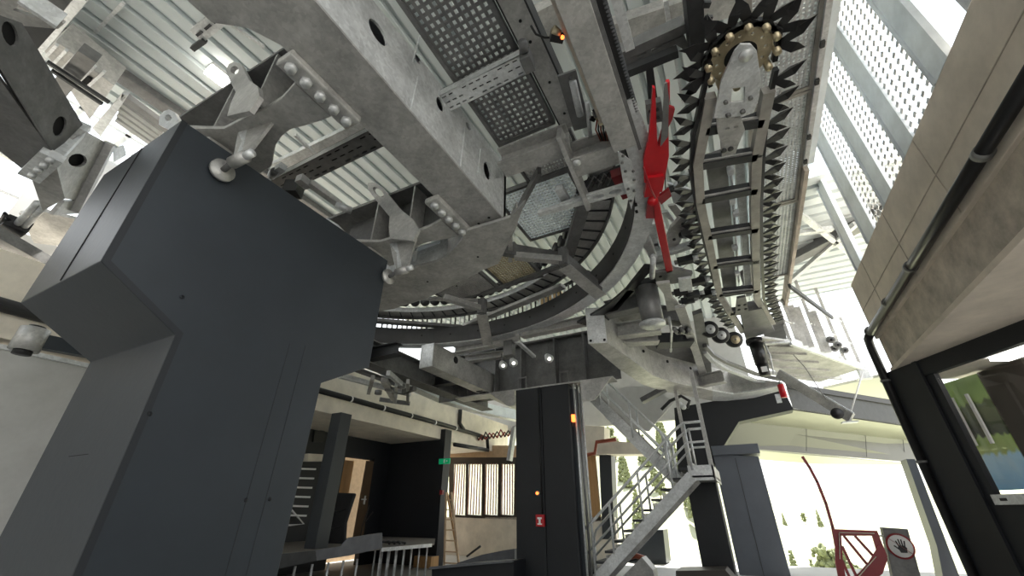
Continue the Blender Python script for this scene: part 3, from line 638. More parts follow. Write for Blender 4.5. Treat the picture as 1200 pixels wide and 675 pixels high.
MB().bar(P(664, 85, z=6.1), P(682, 150, z=6.1), .22, .03).build('back_plate', steel, t)
MB().cyl(P(688, 120, z=6.0), P(692, 160, z=6.0), .03).build('rod', galvl, t)
t = thing('sensor_unit', P(655, 42, z=5.9), 'black sensor with a cable and small red light clamped to the long beam', 'sensor')
MB().bar(P(645, 42, z=5.75), P(660, 45, z=5.75), .07, .08).build('case', blackp, t); MB().cyl(P(648, 34, z=5.75), P(655, 40, z=5.75), .04).build('gland', brass, t)
MB().tube(PP([(622, 30), (628, 40), (638, 44), (648, 44)], z=5.8), .012).build('cable', black, t)
c = P(659, 43, z=5.72); MB().cyl(c, c-Z*.02, .018).build('light', orange, t)
t = thing('switch_box', P(622, 72, z=6), 'grey switch box where the slotted tray meets the channel', 'box')
MB().bar(P(614, 62, z=6.0), P(622, 80, z=6.0), .12, .18).build('case', steel, t, bevel=.01); MB().cyl(P(612, 48, z=6.0), P(614, 60, z=6.0), .05).build('gland', galvd, t)
t = thing('wiring_cluster', P(705, 150, z=6), 'cluster of dark fittings and copper wires between the beams', 'wiring')
random.seed(3)
for k in range(7):
    p = P(690+random.uniform(0, 22), 132+random.uniform(0, 14), z=5.95); MB().bar(p, p+Vector((random.uniform(-.1, .1), random.uniform(-.1, .1), .05)), .06, .06).build('fitting', [blackp, brass, steel][k % 3], t)
for k in range(5):
    MB().tube(PP([(700+k*2, 140), (698+k*3, 152), (704+k*2, 165)], z=5.98), .01).build('wire', [copper, black][k % 2], t)
t = thing('junction_box', P(690, 205, z=5.9), 'cable loops and dark red junction box above the bracket with oval holes', 'box')
MB().bar(P(722, 202, z=5.9), P(735, 228, z=5.9), .16, .14).build('case', redd, t)
for k in range(6): MB().tube(PP([(682+6*k, 222-k), (690+6*k, 208-k*1.5), (700+5*k, 216-2*k)], z=5.95), .014).build('cable', [black, steel][k % 2], t)
tag(MB().bar(P(685, 222, z=6.0), P(735, 200, z=6.0), .25, .1).build('cable_tray', dark), 'short dark tray carrying cables above the oval-holed bracket', 'tray')
# ================================================================== RING RAIL
RC = (-5.08, 3.9)
t = thing('ring_rail', (RC[0], RC[1], 5.6), 'large curved steel ring rail sweeping through the middle of the station', 'rail')
MB().ring(RC, 4.64, 4.68, 5.62, 6.06, -8, 150, 90).build('web', ringm, t)
MB().ring(RC, 4.66, 4.96, 5.6, 5.63, -8, 150, 90).build('bottom_flange', galvl, t)
MB().ring(RC, 4.70, 4.86, 6.0, 6.03, -8, 150, 90).build('top_flange', galvd, t)
for k in range(12):
    an = math.radians(5+k*10); c = Vector((RC[0]+4.68*math.cos(an), RC[1]+4.68*math.sin(an), 5.85))+Vector((-.04*math.cos(an), -.04*math.sin(an), 0)); r = Vector((-math.cos(an), -math.sin(an), 0))
    MB().cyl(c, c+r*.006, .025, n=8).build('bolt_hole', hole, t)
for u, v in ((745, 240), (746, 248)):
    c = P(u, v, z=5.597); MB().box(c.x-.02, c.x+.02, c.y-.035, c.y+.035, 5.592, 5.6).build('slot', hole, t)
t = thing('segment_track', (RC[0], RC[1], 6.2), 'curved track of bent trough segments inside the ring rail', 'track')
MB().ring(RC, 4.05, 4.42, 6.32, 6.34, 5, 150, 80).build('trough', galv, t)
MB().ring(RC, 4.42, 4.46, 6.25, 6.42, 5, 150, 80).build('outer_lip', galvd, t)
MB().ring(RC, 4.02, 4.05, 6.28, 6.4, 5, 150, 80).build('inner_lip', galvl, t)
for k in range(36):
    an = math.radians(6+k*4); c = Vector((math.cos(an), math.sin(an), 0)); o = Vector((RC[0], RC[1], 6.30))
    MB().bar(o+c*4.05, o+c*4.42, .02, .03).build('segment_rib', dark, t)
t = thing('wheel_train', (RC[0], RC[1], 6.5), 'row of dark drive wheels on the curved track inside the ring', 'wheels')
for k in range(34):
    an = math.radians(8+k*4); c = Vector((RC[0]+3.88*math.cos(an), RC[1]+3.88*math.sin(an), 6.5)); r = Vector((math.cos(an), math.sin(an), 0))
    MB().cyl(c-r*.05, c+r*.05, .12, n=14).build('wheel', black, t)
# far screen of posts above the ring web
t = thing('slotted_screen', (RC[0], RC[1], 6.1), 'row of thin black uprights against the daylight behind the ring rail', 'screen')
for k in range(46):
    an = math.radians(60+k*1.55); c = Vector((RC[0]+5.3*math.cos(an), RC[1]+5.3*math.sin(an), 6.3))
    MB().bar(c, c+Z*.42, .035, .035, up=Y).build('upright', [black, steel, galvl][k % 3], t)
MB().ring(RC, 5.25, 5.35, 6.72, 6.76, 58, 132, 50).build('top_rail', dark, t)
# inner frame ribs with hanging brackets
def hang(lbl, u1, v1, u2, v2, u3, v3):
    t = thing('hanger_bracket', P(u2, v2, z=5.6), lbl, 'bracket', 'hanger brackets inside the ring rail')
    a = P(u1, v1, z=5.9); b = P(u2, v2, z=5.75); c = P(u3, v3, z=5.55)
    MB().bar(a, b, .14, .12).build('upper_arm', galv, t); MB().bar(b+Z*.25, b-Z*.12, .16, .16, up=Y).build('knee', galvd, t)
    MB().bar(b, c, .12, .3).build('lower_arm', galvd, t); MB().bar(b-Z*.15, c-Z*.15, .26, .02).build('flange', galv, t)
    return t
hang('hanging bracket reaching the ring rail behind the cross beam', 520, 348, 565, 362, 572, 398)
hang('hanging bracket reaching the ring rail below the bright square grating', 603, 300, 661, 305, 703, 340)
for i, (a, b, z, w, h, nm) in enumerate([
        ((590, 292), (655, 303), 6.0, .12, .25, 'curved inner frame bar below the bright grating'),
        ((598, 300), (598, 262), 6.1, .08, .3, 'upright inner frame bar left of the bright grating'),
        ((600, 260), (632, 200), 6.2, .06, .15, 'thin sloping bar along the left side of the bright grating'),
        ((685, 235), (664, 305), 6.1, .22, .12, 'wide inner frame bar along the right side of the bright grating'),
        ((545, 382), (660, 335), 6.1, .2, .08, 'inner walkway edge bar running above the far ring rail'),
        ((440, 376), (545, 384), 6.1, .2, .08, 'straight inner edge bar above the far ring rail at the column'),
        ((565, 345), (655, 312), 6.15, .12, .06, 'thin inner frame bar crossing the warm-tinted grating'),
        ((440, 348), (560, 352), 6.1, .1, .06, 'thin frame bar under the far grating panel')]):
    tag(MB().bar(P(*a, z=z), P(*b, z=z), w, h).build('frame_bar', [galvd, galv, steel][i % 3]), nm, 'bar', 'inner frame bars of the ring')
tag(slab([(628, 345), (655, 335), (662, 352), (635, 366)], 7.2, .05).build('wood_panel', wood), 'small orange wood panel glimpsed through the ring', 'panel')
for i, (u, v) in enumerate(((556, 300), (520, 275))):
    pass
# ================================================================== SPIKED CHAIN CONVEYOR
CZ = 6.0
LR = [(832, 112), (817, 190), (820, 235), (832, 290), (843, 345), (870, 388)]
RR = [(900, 105), (886, 180), (884, 240), (885, 300), (887, 350), (905, 378)]
t = thing('chain_frame', P(860, 240, z=CZ), 'ladder-like steel frame carrying the spiked chain, right of centre', 'frame')
for pth in (LR, RR):
    q = PP(pth, z=CZ); g = MB()
    for a, b in zip(q, q[1:]): g.bar(a, b+(b-a).normalized()*.02, .13, .12)
    g.build('side_rail', galvw, t)
for a, b in (((826, 150), (893, 140)), ((817, 192), (886, 180)), ((822, 232), (886, 220)), ((829, 275), (887, 266)), ((835, 310), (888, 303)), ((842, 343), (888, 338)), ((855, 365), (892, 362))):
    MB().bar(P(*a, z=CZ+.02), P(*b, z=CZ+.02), .13, .16).build('rung', dark, t); MB().bar(P(*a, z=CZ+.02)-Vector((0, .07, .04)), P(*b, z=CZ+.02)-Vector((0, .07, .04)), .05, .03).build('rung_edge', galv, t)
tag(MB().bar(P(838, 180, z=CZ+.3), P(856, 345, z=CZ+.3), .28, .1).build('inner_channel', steel), 'dull channel running inside the ladder-like chain frame, left side', 'channel')
tag(MB().bar(P(865, 178, z=CZ+.35), P(877, 345, z=CZ+.35), .13, .1).build('inner_channel', galvl), 'bright channel running inside the ladder-like chain frame, right side', 'channel')
t = thing('adjuster_rod', P(858, 250, z=CZ+.2), 'threaded rod and clamps inside the ladder-like chain frame', 'rod')
MB().cyl(P(856, 190, z=CZ+.2), P(866, 330, z=CZ+.2), .02).build('rod', galvl, t)
for u, v in ((856, 200), (858, 235), (862, 250), (861, 290), (864, 320)):
    c = P(u, v, z=CZ+.18); MB().bar(c-Y*.06, c+Y*.06, .09, .09).build('clamp', galvl, t)
SC = P(868, 66, z=6.05)
t = thing('sprocket_wheel', SC, 'large drilled chain wheel at the top of the spiked chain', 'wheel')
RS = .34
MB().prism(oval(SC, RS*.92, RS*.92, X, Y, 40), (0, 0, .03), holes=[oval(SC, RS*.5, RS*.5, X, Y, 30)]+[oval(SC+Vector((math.cos(k*math.pi/6)*RS*.72, math.sin(k*math.pi/6)*RS*.72, 0)), .02, .02, X, Y, 8) for k in range(12)]).build('toothed_disc', brass, t)
MB().prism(oval(SC+Z*.04, RS*.62, RS*.62, X, Y, 30), (0, 0, .05)).build('inner_disc', black, t)
for k in range(12):
    a = k*math.pi/6+.2; c = SC+Vector((math.cos(a)*RS*1.02, math.sin(a)*RS*1.02, 0)); MB().cyl(c-Z*.09, c+Z*.1, .04, n=10).build('roller', brass, t)
def spike(c, out, along, s=1.0):      # one chain link with its two blades
    g = MB(); out = Vector(out).normalized(); al = Vector(along).normalized()
    def blade(base, tip, w):
        d = (tip-base); sd = d.cross(Z).normalized()*w
        mid = base+d*.55; h = Z*.035
        g.add([base-sd*.7, base+sd*.7, mid+sd-h, mid-sd-h, tip, base+Z*.05, mid+Z*.06], [(0, 1, 2, 3), (3, 2, 4), (0, 3, 6, 5), (1, 5, 6, 2), (3, 4, 6), (2, 6, 4), (0, 5, 1)])
    blade(c, c+out*.22*s+al*(-.14)*s, .042*s); blade(c, c+out*.19*s+al*.10*s, .04*s)
    g.bar(c-al*.13*s-out*.02, c+al*.13*s-out*.02, .05, .07)
    return g
t = thing('spiked_chain', P(860, 240, z=CZ-.02), 'black chain with paired pointed blades running round the ladder-like frame', 'chain')
Rpath = PP([(908, 95), (900, 130), (896, 180), (893, 240), (894, 300), (896, 350), (905, 376)], z=6.02)
Lpath = PP([(826, 90), (818, 125), (810, 160), (808, 205), (814, 240), (824, 285), (835, 330), (850, 365), (865, 385)], z=6.02)
def walk(path, step):
    out = []; need = 0
    for a, b in zip(path, path[1:]):
        L_ = (b-a).length; d = (b-a)/L_; s = need
        while s < L_: out.append((a+d*s, d)); s += step
        need = s-L_
    return out
cnt = 0
for c, d in walk(Rpath, .34): spike(c, (d.y, -d.x, 0), d, 1.3).build('chain_link', blackp, t); cnt += 1
for c, d in walk(Lpath, .34): spike(c, (-d.y, d.x, 0), d, 1.3).build('chain_link', blackp, t); cnt += 1
for k in range(8):
    a = math.radians(-6+k*27.5); c = SC+Vector((math.cos(a), math.sin(a), 0))*RS*1.1; c.y = SC.y-(c.y-SC.y)
    o = Vector((math.cos(a), -math.sin(a), 0)); spike(c, o, (-o.y, o.x, 0), 1.45).build('chain_link', blackp, t)
t = thing('tensioner_plate', P(866, 100, z=5.85), 'tapered steel plate with a square hole holding the chain wheel', 'plate')
def tz(u, v): return P(u, v, z=5.85)
MB().prism([tz(836, 139), tz(845, 95), tz(861, 60), tz(868, 52), tz(880, 52), tz(887, 60), tz(892, 95), tz(890, 112), tz(884, 132), tz(868, 138)], (0, 0, .03), holes=[[tz(857, 120), tz(858, 104), tz(873, 102), tz(872, 119)]]).build('plate', galvl, t, bevel=.006)
for u, v, r in ((874, 64, .07), (850, 119, .025), (879, 114, .025), (853, 134, .03), (870, 130, .03)):
    c = tz(u, v); MB().cyl(c, c-Z*.03, r, n=16).build('bolt_head', galvl if r > .05 else steel, t)
MB().prism([tz(840, 140), tz(868, 136), tz(873, 152), tz(866, 168), tz(862, 180), tz(846, 184), tz(845, 168), tz(841, 155)], (0, 0, .05), holes=[[tz(850, 150), tz(855, 149), tz(855, 151), tz(850, 152)], [tz(860, 148), tz(865, 147), tz(865, 149), tz(860, 150)]]).build('lower_plate', galv, t)
for u, v in ((848, 176), (856, 174)): c = tz(u, v); MB().cyl(c, c-Z*.02, .035, n=12).build('bolt_head', dark, t)
t = thing('gear_motor', P(885, 380, z=6), 'black gear motor hanging at the lower end of the spiked chain', 'motor')
gb = P(879, 375, z=5.95)
MB().prism(PP([(868, 366), (893, 362), (908, 388), (874, 398)], z=5.9), (0, 0, .25)).build('gearbox', steel, t)
a = P(884, 398, z=5.8); zb3 = zat(a.x, a.y, 440)
g = MB(); g.tube([a, a+Z*-.12], .23, 16); g.build('flange', blackp, t)
MB().cyl(a-Z*.12, (a.x, a.y, zb3+.3), .17, .16).build('motor_body', blackp, t); MB().cyl((a.x, a.y, zb3+.3), (a.x, a.y, zb3), .14, .13).build('motor_tail', black, t)
MB().box(a.x-.06, a.x+.08, a.y-.16, a.y-.14, zb3+.06, zb3+.2).build('type_plate', white, t)
MB().tube([a+Vector((.2, 0, -.1)), a+Vector((.25, 0, -.5)), (a.x+.2, a.y, zb3)], .02).build('cable', galvl, t)
t = thing('bearing_bracket', P(868, 350, z=5.9), 'small four-bolt bearing bracket above the gear motor', 'bracket')
MB().prism(PP([(862, 370), (864, 350), (874, 348), (878, 368)], z=5.88), (0, 0, .06)).build('plate', steel, t)
for u, v in ((866, 358), (873, 357), (866, 363), (874, 362)): c = P(u, v, z=5.88); MB().cyl(c, c-Z*.02, .035, n=10).build('bolt_head', black, t)
# ---- chain support girder at the top (dark vertical steel at 800-820)
t = thing('girder_post', P(812, 40, z=6.5), 'dark blue-grey girder descending from the top edge left of the chain wheel', 'beam')
MB().prism(PP([(802, -20), (824, -20), (826, 45), (825, 66), (811, 70)], z=6.5), (0, 0, .3)).build('girder', dark, t)
for (u, v) in ((827, 5), (829, 22)): MB().bar(P(u-3, v, z=6.5), P(u+5, v, z=6.5), .06, .05).build('tab', dark, t)
tag(MB().prism(PP([(828, 40), (830, 18), (840, 32), (840, 48)], z=6.2), (0, 0, .05)).build('guard_plate', dark), 'small dark pointed guard plate beside the chain wheel', 'plate')
t = thing('guide_bracket', P(770, 50, z=6.7), 'dark slotted bracket reaching left from the girder at the top', 'bracket')
MB().bar(P(727, 62, z=6.8), P(802, 28, z=6.8), .12, .2).build('upper_bar', steel, t)
MB().prism([P(u, v, z=6.7) for u, v in ((730, 72), (802, 42), (812, 66), (792, 52), (734, 84))], (0, 0, .04), holes=[[P(u, v, z=6.7) for u, v in ((746, 66), (757, 61), (758, 63), (747, 68))], [P(u, v, z=6.7) for u, v in ((763, 58), (774, 53), (775, 55), (764, 61))]]).build('slotted_plate', steel, t)
MB().bar(P(735, 84, z=6.6), P(794, 60, z=6.6), .1, .12).build('lower_bar', dark, t)
MB().cyl(P(729, 64, z=6.75), P(802, 34, z=6.75), .02).build('rod', galvl, t)
MB().bar(P(780, 0, z=7.5), P(784, 28, z=7.5), .06, .05).build('hanger', galvl, t)
tag(MB().prism(PP([(757, 78), (765, 76), (774, 140), (762, 142)], z=6.6), (0, 0, .06)).build('hanger_bar', dark), 'dark grey hanging bar behind the red arm', 'bar')
t = thing('clamp_block', P(765, 135, z=6.4), 'small bolted steel clamp behind the red arm', 'clamp')
MB().prism(PP([(757, 123), (775, 119), (778, 142), (759, 146)], z=6.4), (0, 0, .1)).build('block', steel, t)
for u, v in ((762, 130), (770, 128), (763, 138), (771, 137)): c = P(u, v, z=6.4); MB().cyl(c, c-Z*.02, .025, n=8).build('bolt_head', dark, t)
for i, (u0, v0, u1, v1) in enumerate(((780, -10, 783, 25), (791, 66, 800, 120))):
    tag(MB().bar(P(u0, v0, z=7.8), P(u1, v1, z=7.8), .04, .04).build('hanger_rod', galvl), ['thin bright hanger rod at the top edge above the slotted bracket', 'thin bright rod running down beside the red arm'][i], 'rod')
# roof cross member at the top centre
t = thing('roof_purlin', P(770, 15, z=8.6), 'pale roof beam crossing behind the slotted bracket at the top', 'beam')
MB().bar(P(718, 42, z=8.7), P(905, -20, z=8.7), .5, .25).build('beam', galv, t)
tag(MB().bar(P(610, 40, z=8.5), P(660, 15, z=8.5), .5, .25).build('roof_purlin', galv), 'pale roof beam glimpsed between the channel and the long beam', 'beam')
# ---- red arm
t = thing('guide_lever', P(768, 220, z=5.6), 'bright red forked lever arm right of the ring rail', 'lever')
def rz(u, v, z=5.5): return P(u, v, z=z)
MB().prism([rz(765, 103), rz(768, 104), rz(770, 160), rz(773, 193), rz(766, 216), rz(755, 214), rz(754, 187), rz(760, 163), rz(763, 133)], (0, 0, .05)).build('left_blade', red, t)
MB().prism([rz(781, 97, 5.51), rz(785, 96, 5.51), rz(785, 115, 5.51), rz(783, 130, 5.51), rz(784, 183, 5.51), rz(776, 225, 5.51), rz(758, 226, 5.51), rz(757, 190, 5.51), rz(770, 175, 5.51), rz(777, 150, 5.51), rz(779, 125, 5.51)], (0, 0, .05)).build('right_blade', red, t)
MB().prism([rz(779, 98, 5.47), rz(782, 97, 5.47), rz(784, 115, 5.47), rz(783, 160, 5.47), rz(774, 172, 5.47), rz(777, 130, 5.47)], (0, 0, .02)).build('grey_fork', steel, t)
MB().prism([rz(783, 125, 5.7), rz(791, 128, 5.7), rz(788, 140, 5.7), rz(783, 150, 5.7)], (0, 0, .05)).build('ear', redd, t)
MB().bar(P(768, 205, z=5.5), P(763, 228, z=5.5), .2, .08).build('hub', red, t)
MB().cyl(P(765, 236, z=5.42), P(765, 234, z=5.58), .07).build('pivot', red, t)
MB().prism([rz(762, 228), rz(771, 228), rz(778, 262), rz(789, 318), rz(781, 321), rz(767, 258)], (0, 0, .12)).build('lower_arm', red, t, bevel=.01)
MB().prism([rz(759, 240), rz(765, 226), rz(768, 256), rz(757, 256)], (0, 0, .06)).build('gusset', redd, t)
MB().prism([rz(770, 232), rz(784, 222), rz(787, 230), rz(775, 240)], (0, 0, .04)).build('lug', redd, t)
MB().tube([rz(754, 196, 5.4), rz(763, 222, 5.4), rz(768, 232, 5.4)], .012).build('cable', redd, t)
tag(MB().cyl(P(779, 182, z=5.9), P(780, 228, z=5.7), .008).build('pull_rod', black), 'thin black rod beside the red lever', 'rod')
# ---- mechanics right of the ring, below the red arm
def bx3(nm, a, b, w, h, z, m, lbl, cat, grp=None):
    return tag(MB().bar(P(*a, z=z), P(*b, z=z), w, h).build(nm, m, bevel=.006), lbl, cat, grp)
t = thing('folded_guide', P(800, 260, z=6.6), 'bright folded sheet guides right of the red lever', 'guide')
MB().prism(PP([(775, 250), (783, 248), (800, 272), (796, 280), (790, 262)], z=6.5), (0, 0, .05)).build('fold', galvl, t)
MB().prism(PP([(782, 215), (808, 222), (816, 236), (806, 246), (790, 236)], z=6.6), (0, 0, .05)).build('plate', galvl, t)
MB().prism(PP([(783, 242), (792, 240), (812, 262), (806, 272)], z=6.7), (0, 0, .05)).build('fold', galv, t)
bx3('switch_bar', (748, 255), (766, 300), .12, .2, 5.9, galvl, 'bright arm just right of the ring rail beside the red lever', 'bar')
bx3('pusher_bar', (800, 275), (830, 262), .16, .14, 6.3, steel, 'bolted grey bar pointing from the chain to the folded guides', 'bar')
bx3('pusher_bar', (770, 300), (815, 285), .14, .12, 6.3, galvl, 'bright bar above the end of the red lever', 'bar')
t = thing('sheave_beam', P(800, 235, z=6.4), 'bolted galvanised sheave beam with two small rollers between the red lever and the chain', 'beam')
MB().prism(PP([(776, 292), (786, 268), (806, 246), (822, 238), (826, 248), (806, 268), (792, 292), (784, 302)], z=6.35), (0, 0, .08)).build('side_plate', galv, t)
for u, v in ((790, 280), (800, 262), (814, 248), (786, 292)): c = P(u, v, z=6.35); MB().cyl(c, c-Z*.03, .03, n=8).build('bolt_head', dark, t)
for u, v in ((802, 276), (818, 256)): c = P(u, v, z=6.3); MB().cyl(c, c+Z*.08, .1, n=16).build('roller', black, t)
t = thing('curved_duct', P(770, 300, z=6.5), 'bright curved sheet duct behind the lower half of the red lever', 'duct')
g = MB(); qd = PP([(758, 262), (762, 285), (772, 305), (790, 318)], z=6.5)
for a, b in zip(qd, qd[1:]): g.bar(a, b+(b-a)*.1, .3, .1)
g.build('duct_sheet', galvl, t)
t = thing('sensor_rail', P(800, 215, z=6.6), 'slim galvanised rail with black sensors behind the red lever', 'rail')
MB().bar(P(776, 232, z=6.6), P(812, 200, z=6.6), .1, .08).build('rail', galvl, t)
for u, v in ((786, 222), (798, 211)): c = P(u, v, z=6.52); MB().bar(c-X*.06, c+X*.06, .08, .08).build('sensor', blackp, t)
t = thing('air_spring', P(755, 345, z=5.6), 'dark grey cylinder standing left of the tilted pale arm below the ring', 'cylinder')
a = P(757, 338, z=5.5); MB().cyl(a, a-Z*.75+Vector((.02, 0, 0)), .22, .2).build('body', steel, t); MB().cyl(a-Z*.75, a-Z*.8, .24).build('cap', galvl, t); MB().bar(a+Z*.1-X*.2, a+Z*.1+X*.3, .3, .1).build('clamp', dark, t)
tag(MB().bar(P(700, 385, z=5.5), P(760, 312, z=5.5), .14, .1).build('curved_cover', black), 'black curved strip sweeping up below the ring rail', 'strip')
tag(MB().ring(RC, 5.1, 5.35, 5.45, 5.5, 42, 62, 30).build('outer_rail', dark), 'dark outer curved rail just below the ring rail', 'rail')
t = thing('tilt_arm', P(790, 370, z=5.3), 'long pale tilted arm descending from the end of the red lever', 'arm')
def ts(pp, z, h, nm, m): return MB().prism(PP(pp, z=z), (0, 0, h)).build(nm, m, t, bevel=.006)
ts([(765, 320), (795, 316), (812, 320), (808, 330), (788, 333), (770, 332)], 5.5, .06, 'head_plate', steel)
ts([(769, 333), (785, 331), (788, 348), (800, 362), (782, 365), (778, 345)], 5.35, .06, 'upper_plate', galv)
ts([(791, 362), (803, 360), (820, 412), (829, 440), (833, 462), (827, 466), (812, 415)], 5.25, .08, 'lower_plate', galv)
MB().cyl(P(766, 300, z=5.5), P(764, 325, z=5.4), .05).build('bright_pin', galvl, t)
ts([(795, 328), (810, 326), (812, 340), (797, 342)], 5.45, .15, 'pad', galvl)
c = P(774, 324, z=5.49); MB().cyl(c, c-Z*.01, .03).build('hole', hole, t)
tag(MB().prism(PP([(812, 370), (823, 366), (832, 410), (836, 460), (830, 460), (822, 430)], z=5.35), (0, 0, .1)).build('strut_plate', steel), 'grey upright plate right of the pale tilted arm', 'plate')
for i, (u, v) in enumerate(((803, 305), (798, 342), (806, 352), (826, 345), (818, 330), (812, 345))):
    t = thing('valve_unit', P(u, v, z=5.8), ['black valve unit beside the chain spikes right of the red lever', 'black valve unit below the end of the red lever', 'dark fitting under the lever end beside the tilted arm', 'black cylinder nose at the left side of the chain', 'bright-ended fitting between lever and chain', 'lowest small fitting left of the wheels'][i], 'valve', 'valve units between lever and chain')
    c = P(u, v, z=5.9); MB().bar(c-X*.14, c+X*.14, .13, .13).build('body', [blackp, black, dark][i % 3], t); MB().cyl(c+X*.14, c+X*.24, .05).build('nozzle', galvl, t)
    MB().cyl(c-X*.2, c-X*.14, .045).build('coupling', steel, t)
    MB().tube([c+Vector((0, .07, 0)), c+Vector((.1, .25, .1)), c+Vector((-.1, .4, .05))], .015).build('hose', [galvl, black][i % 2], t)
lb = ['left', 'middle', 'right']
for i, (u, v) in enumerate(((831, 386), (844, 393), (860, 398))):
    c = P(u, v, z=5.45); ax = Vector((.35, -1, -.35)).normalized()
    t = thing('drive_wheel', c-Z*.2, lb[i]+' of the three black rubber wheels below the chain', 'wheel', 'three rubber drive wheels')
    r = .2
    pr = [(.0, -.0)]
    MB().tube([c-ax*.09, c-ax*.06, c+ax*.06, c+ax*.09], [r*.88, r, r, r*.88], 28).build('tyre', black, t)
    rm = MB().cyl(c+ax*.09, c+ax*.10, r*.55, n=24).build('rim', [galvl, galvl, brass][i], t); MB().cyl(c+ax*.10, c+ax*.12, r*.12).build('hub', steel, rm)
# ================================================================== LOWER BASE GIRDERS
ZG = 4.8
t = thing('base_girder', P(720, 420, z=ZG), 'angled galvanised base girder with a pale end plate right of centre', 'beam')
pth = [P(u, v, z=ZG) for u, v in ((702, 402), (732, 428), (760, 447), (800, 458), (838, 466))]
pth = [P(701, 403, z=ZG)]+[P(u, v, z=ZG) for u, v in ((738, 433), (768, 450), (834, 464))]
outer = [(690, 403), (725, 432), (752, 450), (775, 458), (835, 470)]; inner = [(712, 402), (738, 420), (765, 440), (785, 447), (835, 458)]
MB().prism(PP(outer, z=ZG)+PP(inner[::-1], z=ZG), (0, 0, .04)).build('bottom_flange', galv, t)
wz = [P(u, v, z=ZG+.04) for u, v in inner]
hts = [zat(wz[0].x, wz[0].y, 363), zat(wz[1].x, wz[1].y, 378), zat(wz[2].x, wz[2].y, 400), zat(wz[3].x, wz[3].y, 408), zat(wz[4].x, wz[4].y, 425)]
H0 = hts[0]
g = MB()
for i in range(4): g.prism([wz[i], wz[i+1], Vector((wz[i+1].x, wz[i+1].y, hts[i+1])), Vector((wz[i].x, wz[i].y, hts[i]))], (-.03, .03, 0))
g.build('web', galv, t)
a, b = P(690, 403, z=ZG), P(712, 402, z=ZG)
MB().prism([a, b, Vector((b.x, b.y, H0)), Vector((a.x, a.y, H0))], (0, -.03, 0)).build('end_plate', galvl, t)
for u, v in ((693, 400), (709, 399)):
    c = P(u, v, z=ZG+.05); MB().cyl(c-Y*.05, c-Y*.04, .03, n=8).build('bolt_hole', hole, t)
for u, v in ((715, 390), (742, 415), (755, 412), (783, 424), (810, 432)):
    c = P(u, v, y=P(u, v, z=5.2).y)
    MB().cyl(c-Vector((.02, .04, 0)), c-Vector((.0, .05, 0)), .04 if u > 745 else .07, n=10).build('bolt_hole', hole, t)
for a, b, z, nm in (((712, 372), (770, 358), 5.35, 'inner cross piece between the base girder and the grey cylinder'), ((725, 396), (775, 390), 5.2, 'upper pale cross piece inside the base girder'), ((728, 404), (772, 402), 5.15, 'lower pale cross piece inside the base girder'), ((765, 375), (800, 380), 5.35, 'dark blue cross piece under the tilted arm'), ((815, 455), (850, 448), 4.9, 'short cross piece at the bottom of the base girder')):
    tag(MB().ibeam(P(*a, z=z), P(*b, z=z), .28, .34, .03).build('cross_piece', galvd if 'dark' in nm or 'inner' in nm else galv), nm, 'beam', 'cross pieces of the base frame')
tag(slab([(722, 368), (765, 362), (772, 388), (735, 398)], 5.75, .04).build('deck_plate', galv), 'flat galvanised deck plate above the base girder', 'plate')
tag(slab([(745, 400), (800, 395), (835, 425), (800, 430), (765, 415)], 5.6, .04).build('deck_plate', galvd), 'dark deck plate behind the cross pieces of the base frame', 'plate')
t = thing('hydraulic_unit', P(785, 395, z=5.2), 'black hydraulic unit with bright pipe under the dark cross piece', 'unit')
MB().bar(P(770, 400, z=5.3), P(810, 398, z=5.3), .45, .25).build('case', dark, t); MB().tube(PP([(784, 372), (787, 390), (786, 412)], z=5.2), .03).build('pipe', galvl, t)
for k in range(5): MB().cyl(P(790+4*k, 385+3*(k % 2), z=5.2), P(794+4*k, 390, z=5.2), .05).build('fitting', [steel, blackp][k % 2], t)
# right curved end of base frame
t = thing('base_girder', P(880, 450, z=4.9), 'curved pale base girder running right under the gear motor', 'beam')
o1 = [(835, 432), (860, 441), (885, 446), (915, 450), (922, 455), (900, 461), (870, 466), (835, 468)]
bot = PP([(835, 458), (860, 462), (885, 458), (918, 452), (918, 457), (885, 466), (858, 470), (835, 470)], z=4.95)
MB().prism(bot, (0, 0, .04)).build('bottom_flange', galvl, t)
wb = PP([(835, 458), (860, 462), (885, 458), (918, 452)], z=4.99)
g = MB()
for i in range(3):
    a, b = wb[i], wb[i+1]; g.prism([a, b, Vector((b.x, b.y, zat(b.x, b.y, [428, 436, 444, 448][i+1]))), Vector((a.x, a.y, zat(a.x, a.y, [428, 436, 444, 448][i])))], (0, .04, 0))
g.build('web', galv, t)
t = thing('guide_rail', P(850, 430, z=5.2), 'double curved pale rail below the three wheels', 'rail')
for dv in (0, 8):
    q = PP([(826, 405+dv), (835, 415+dv), (850, 424+dv), (868, 431+dv), (885, 438+dv), (915, 445+dv*.6)], z=5.3-dv*.01); g = MB()
    for a, b in zip(q, q[1:]): g.bar(a, b, .1, .08)
    g.build('rail', galvl if dv else steel, t)
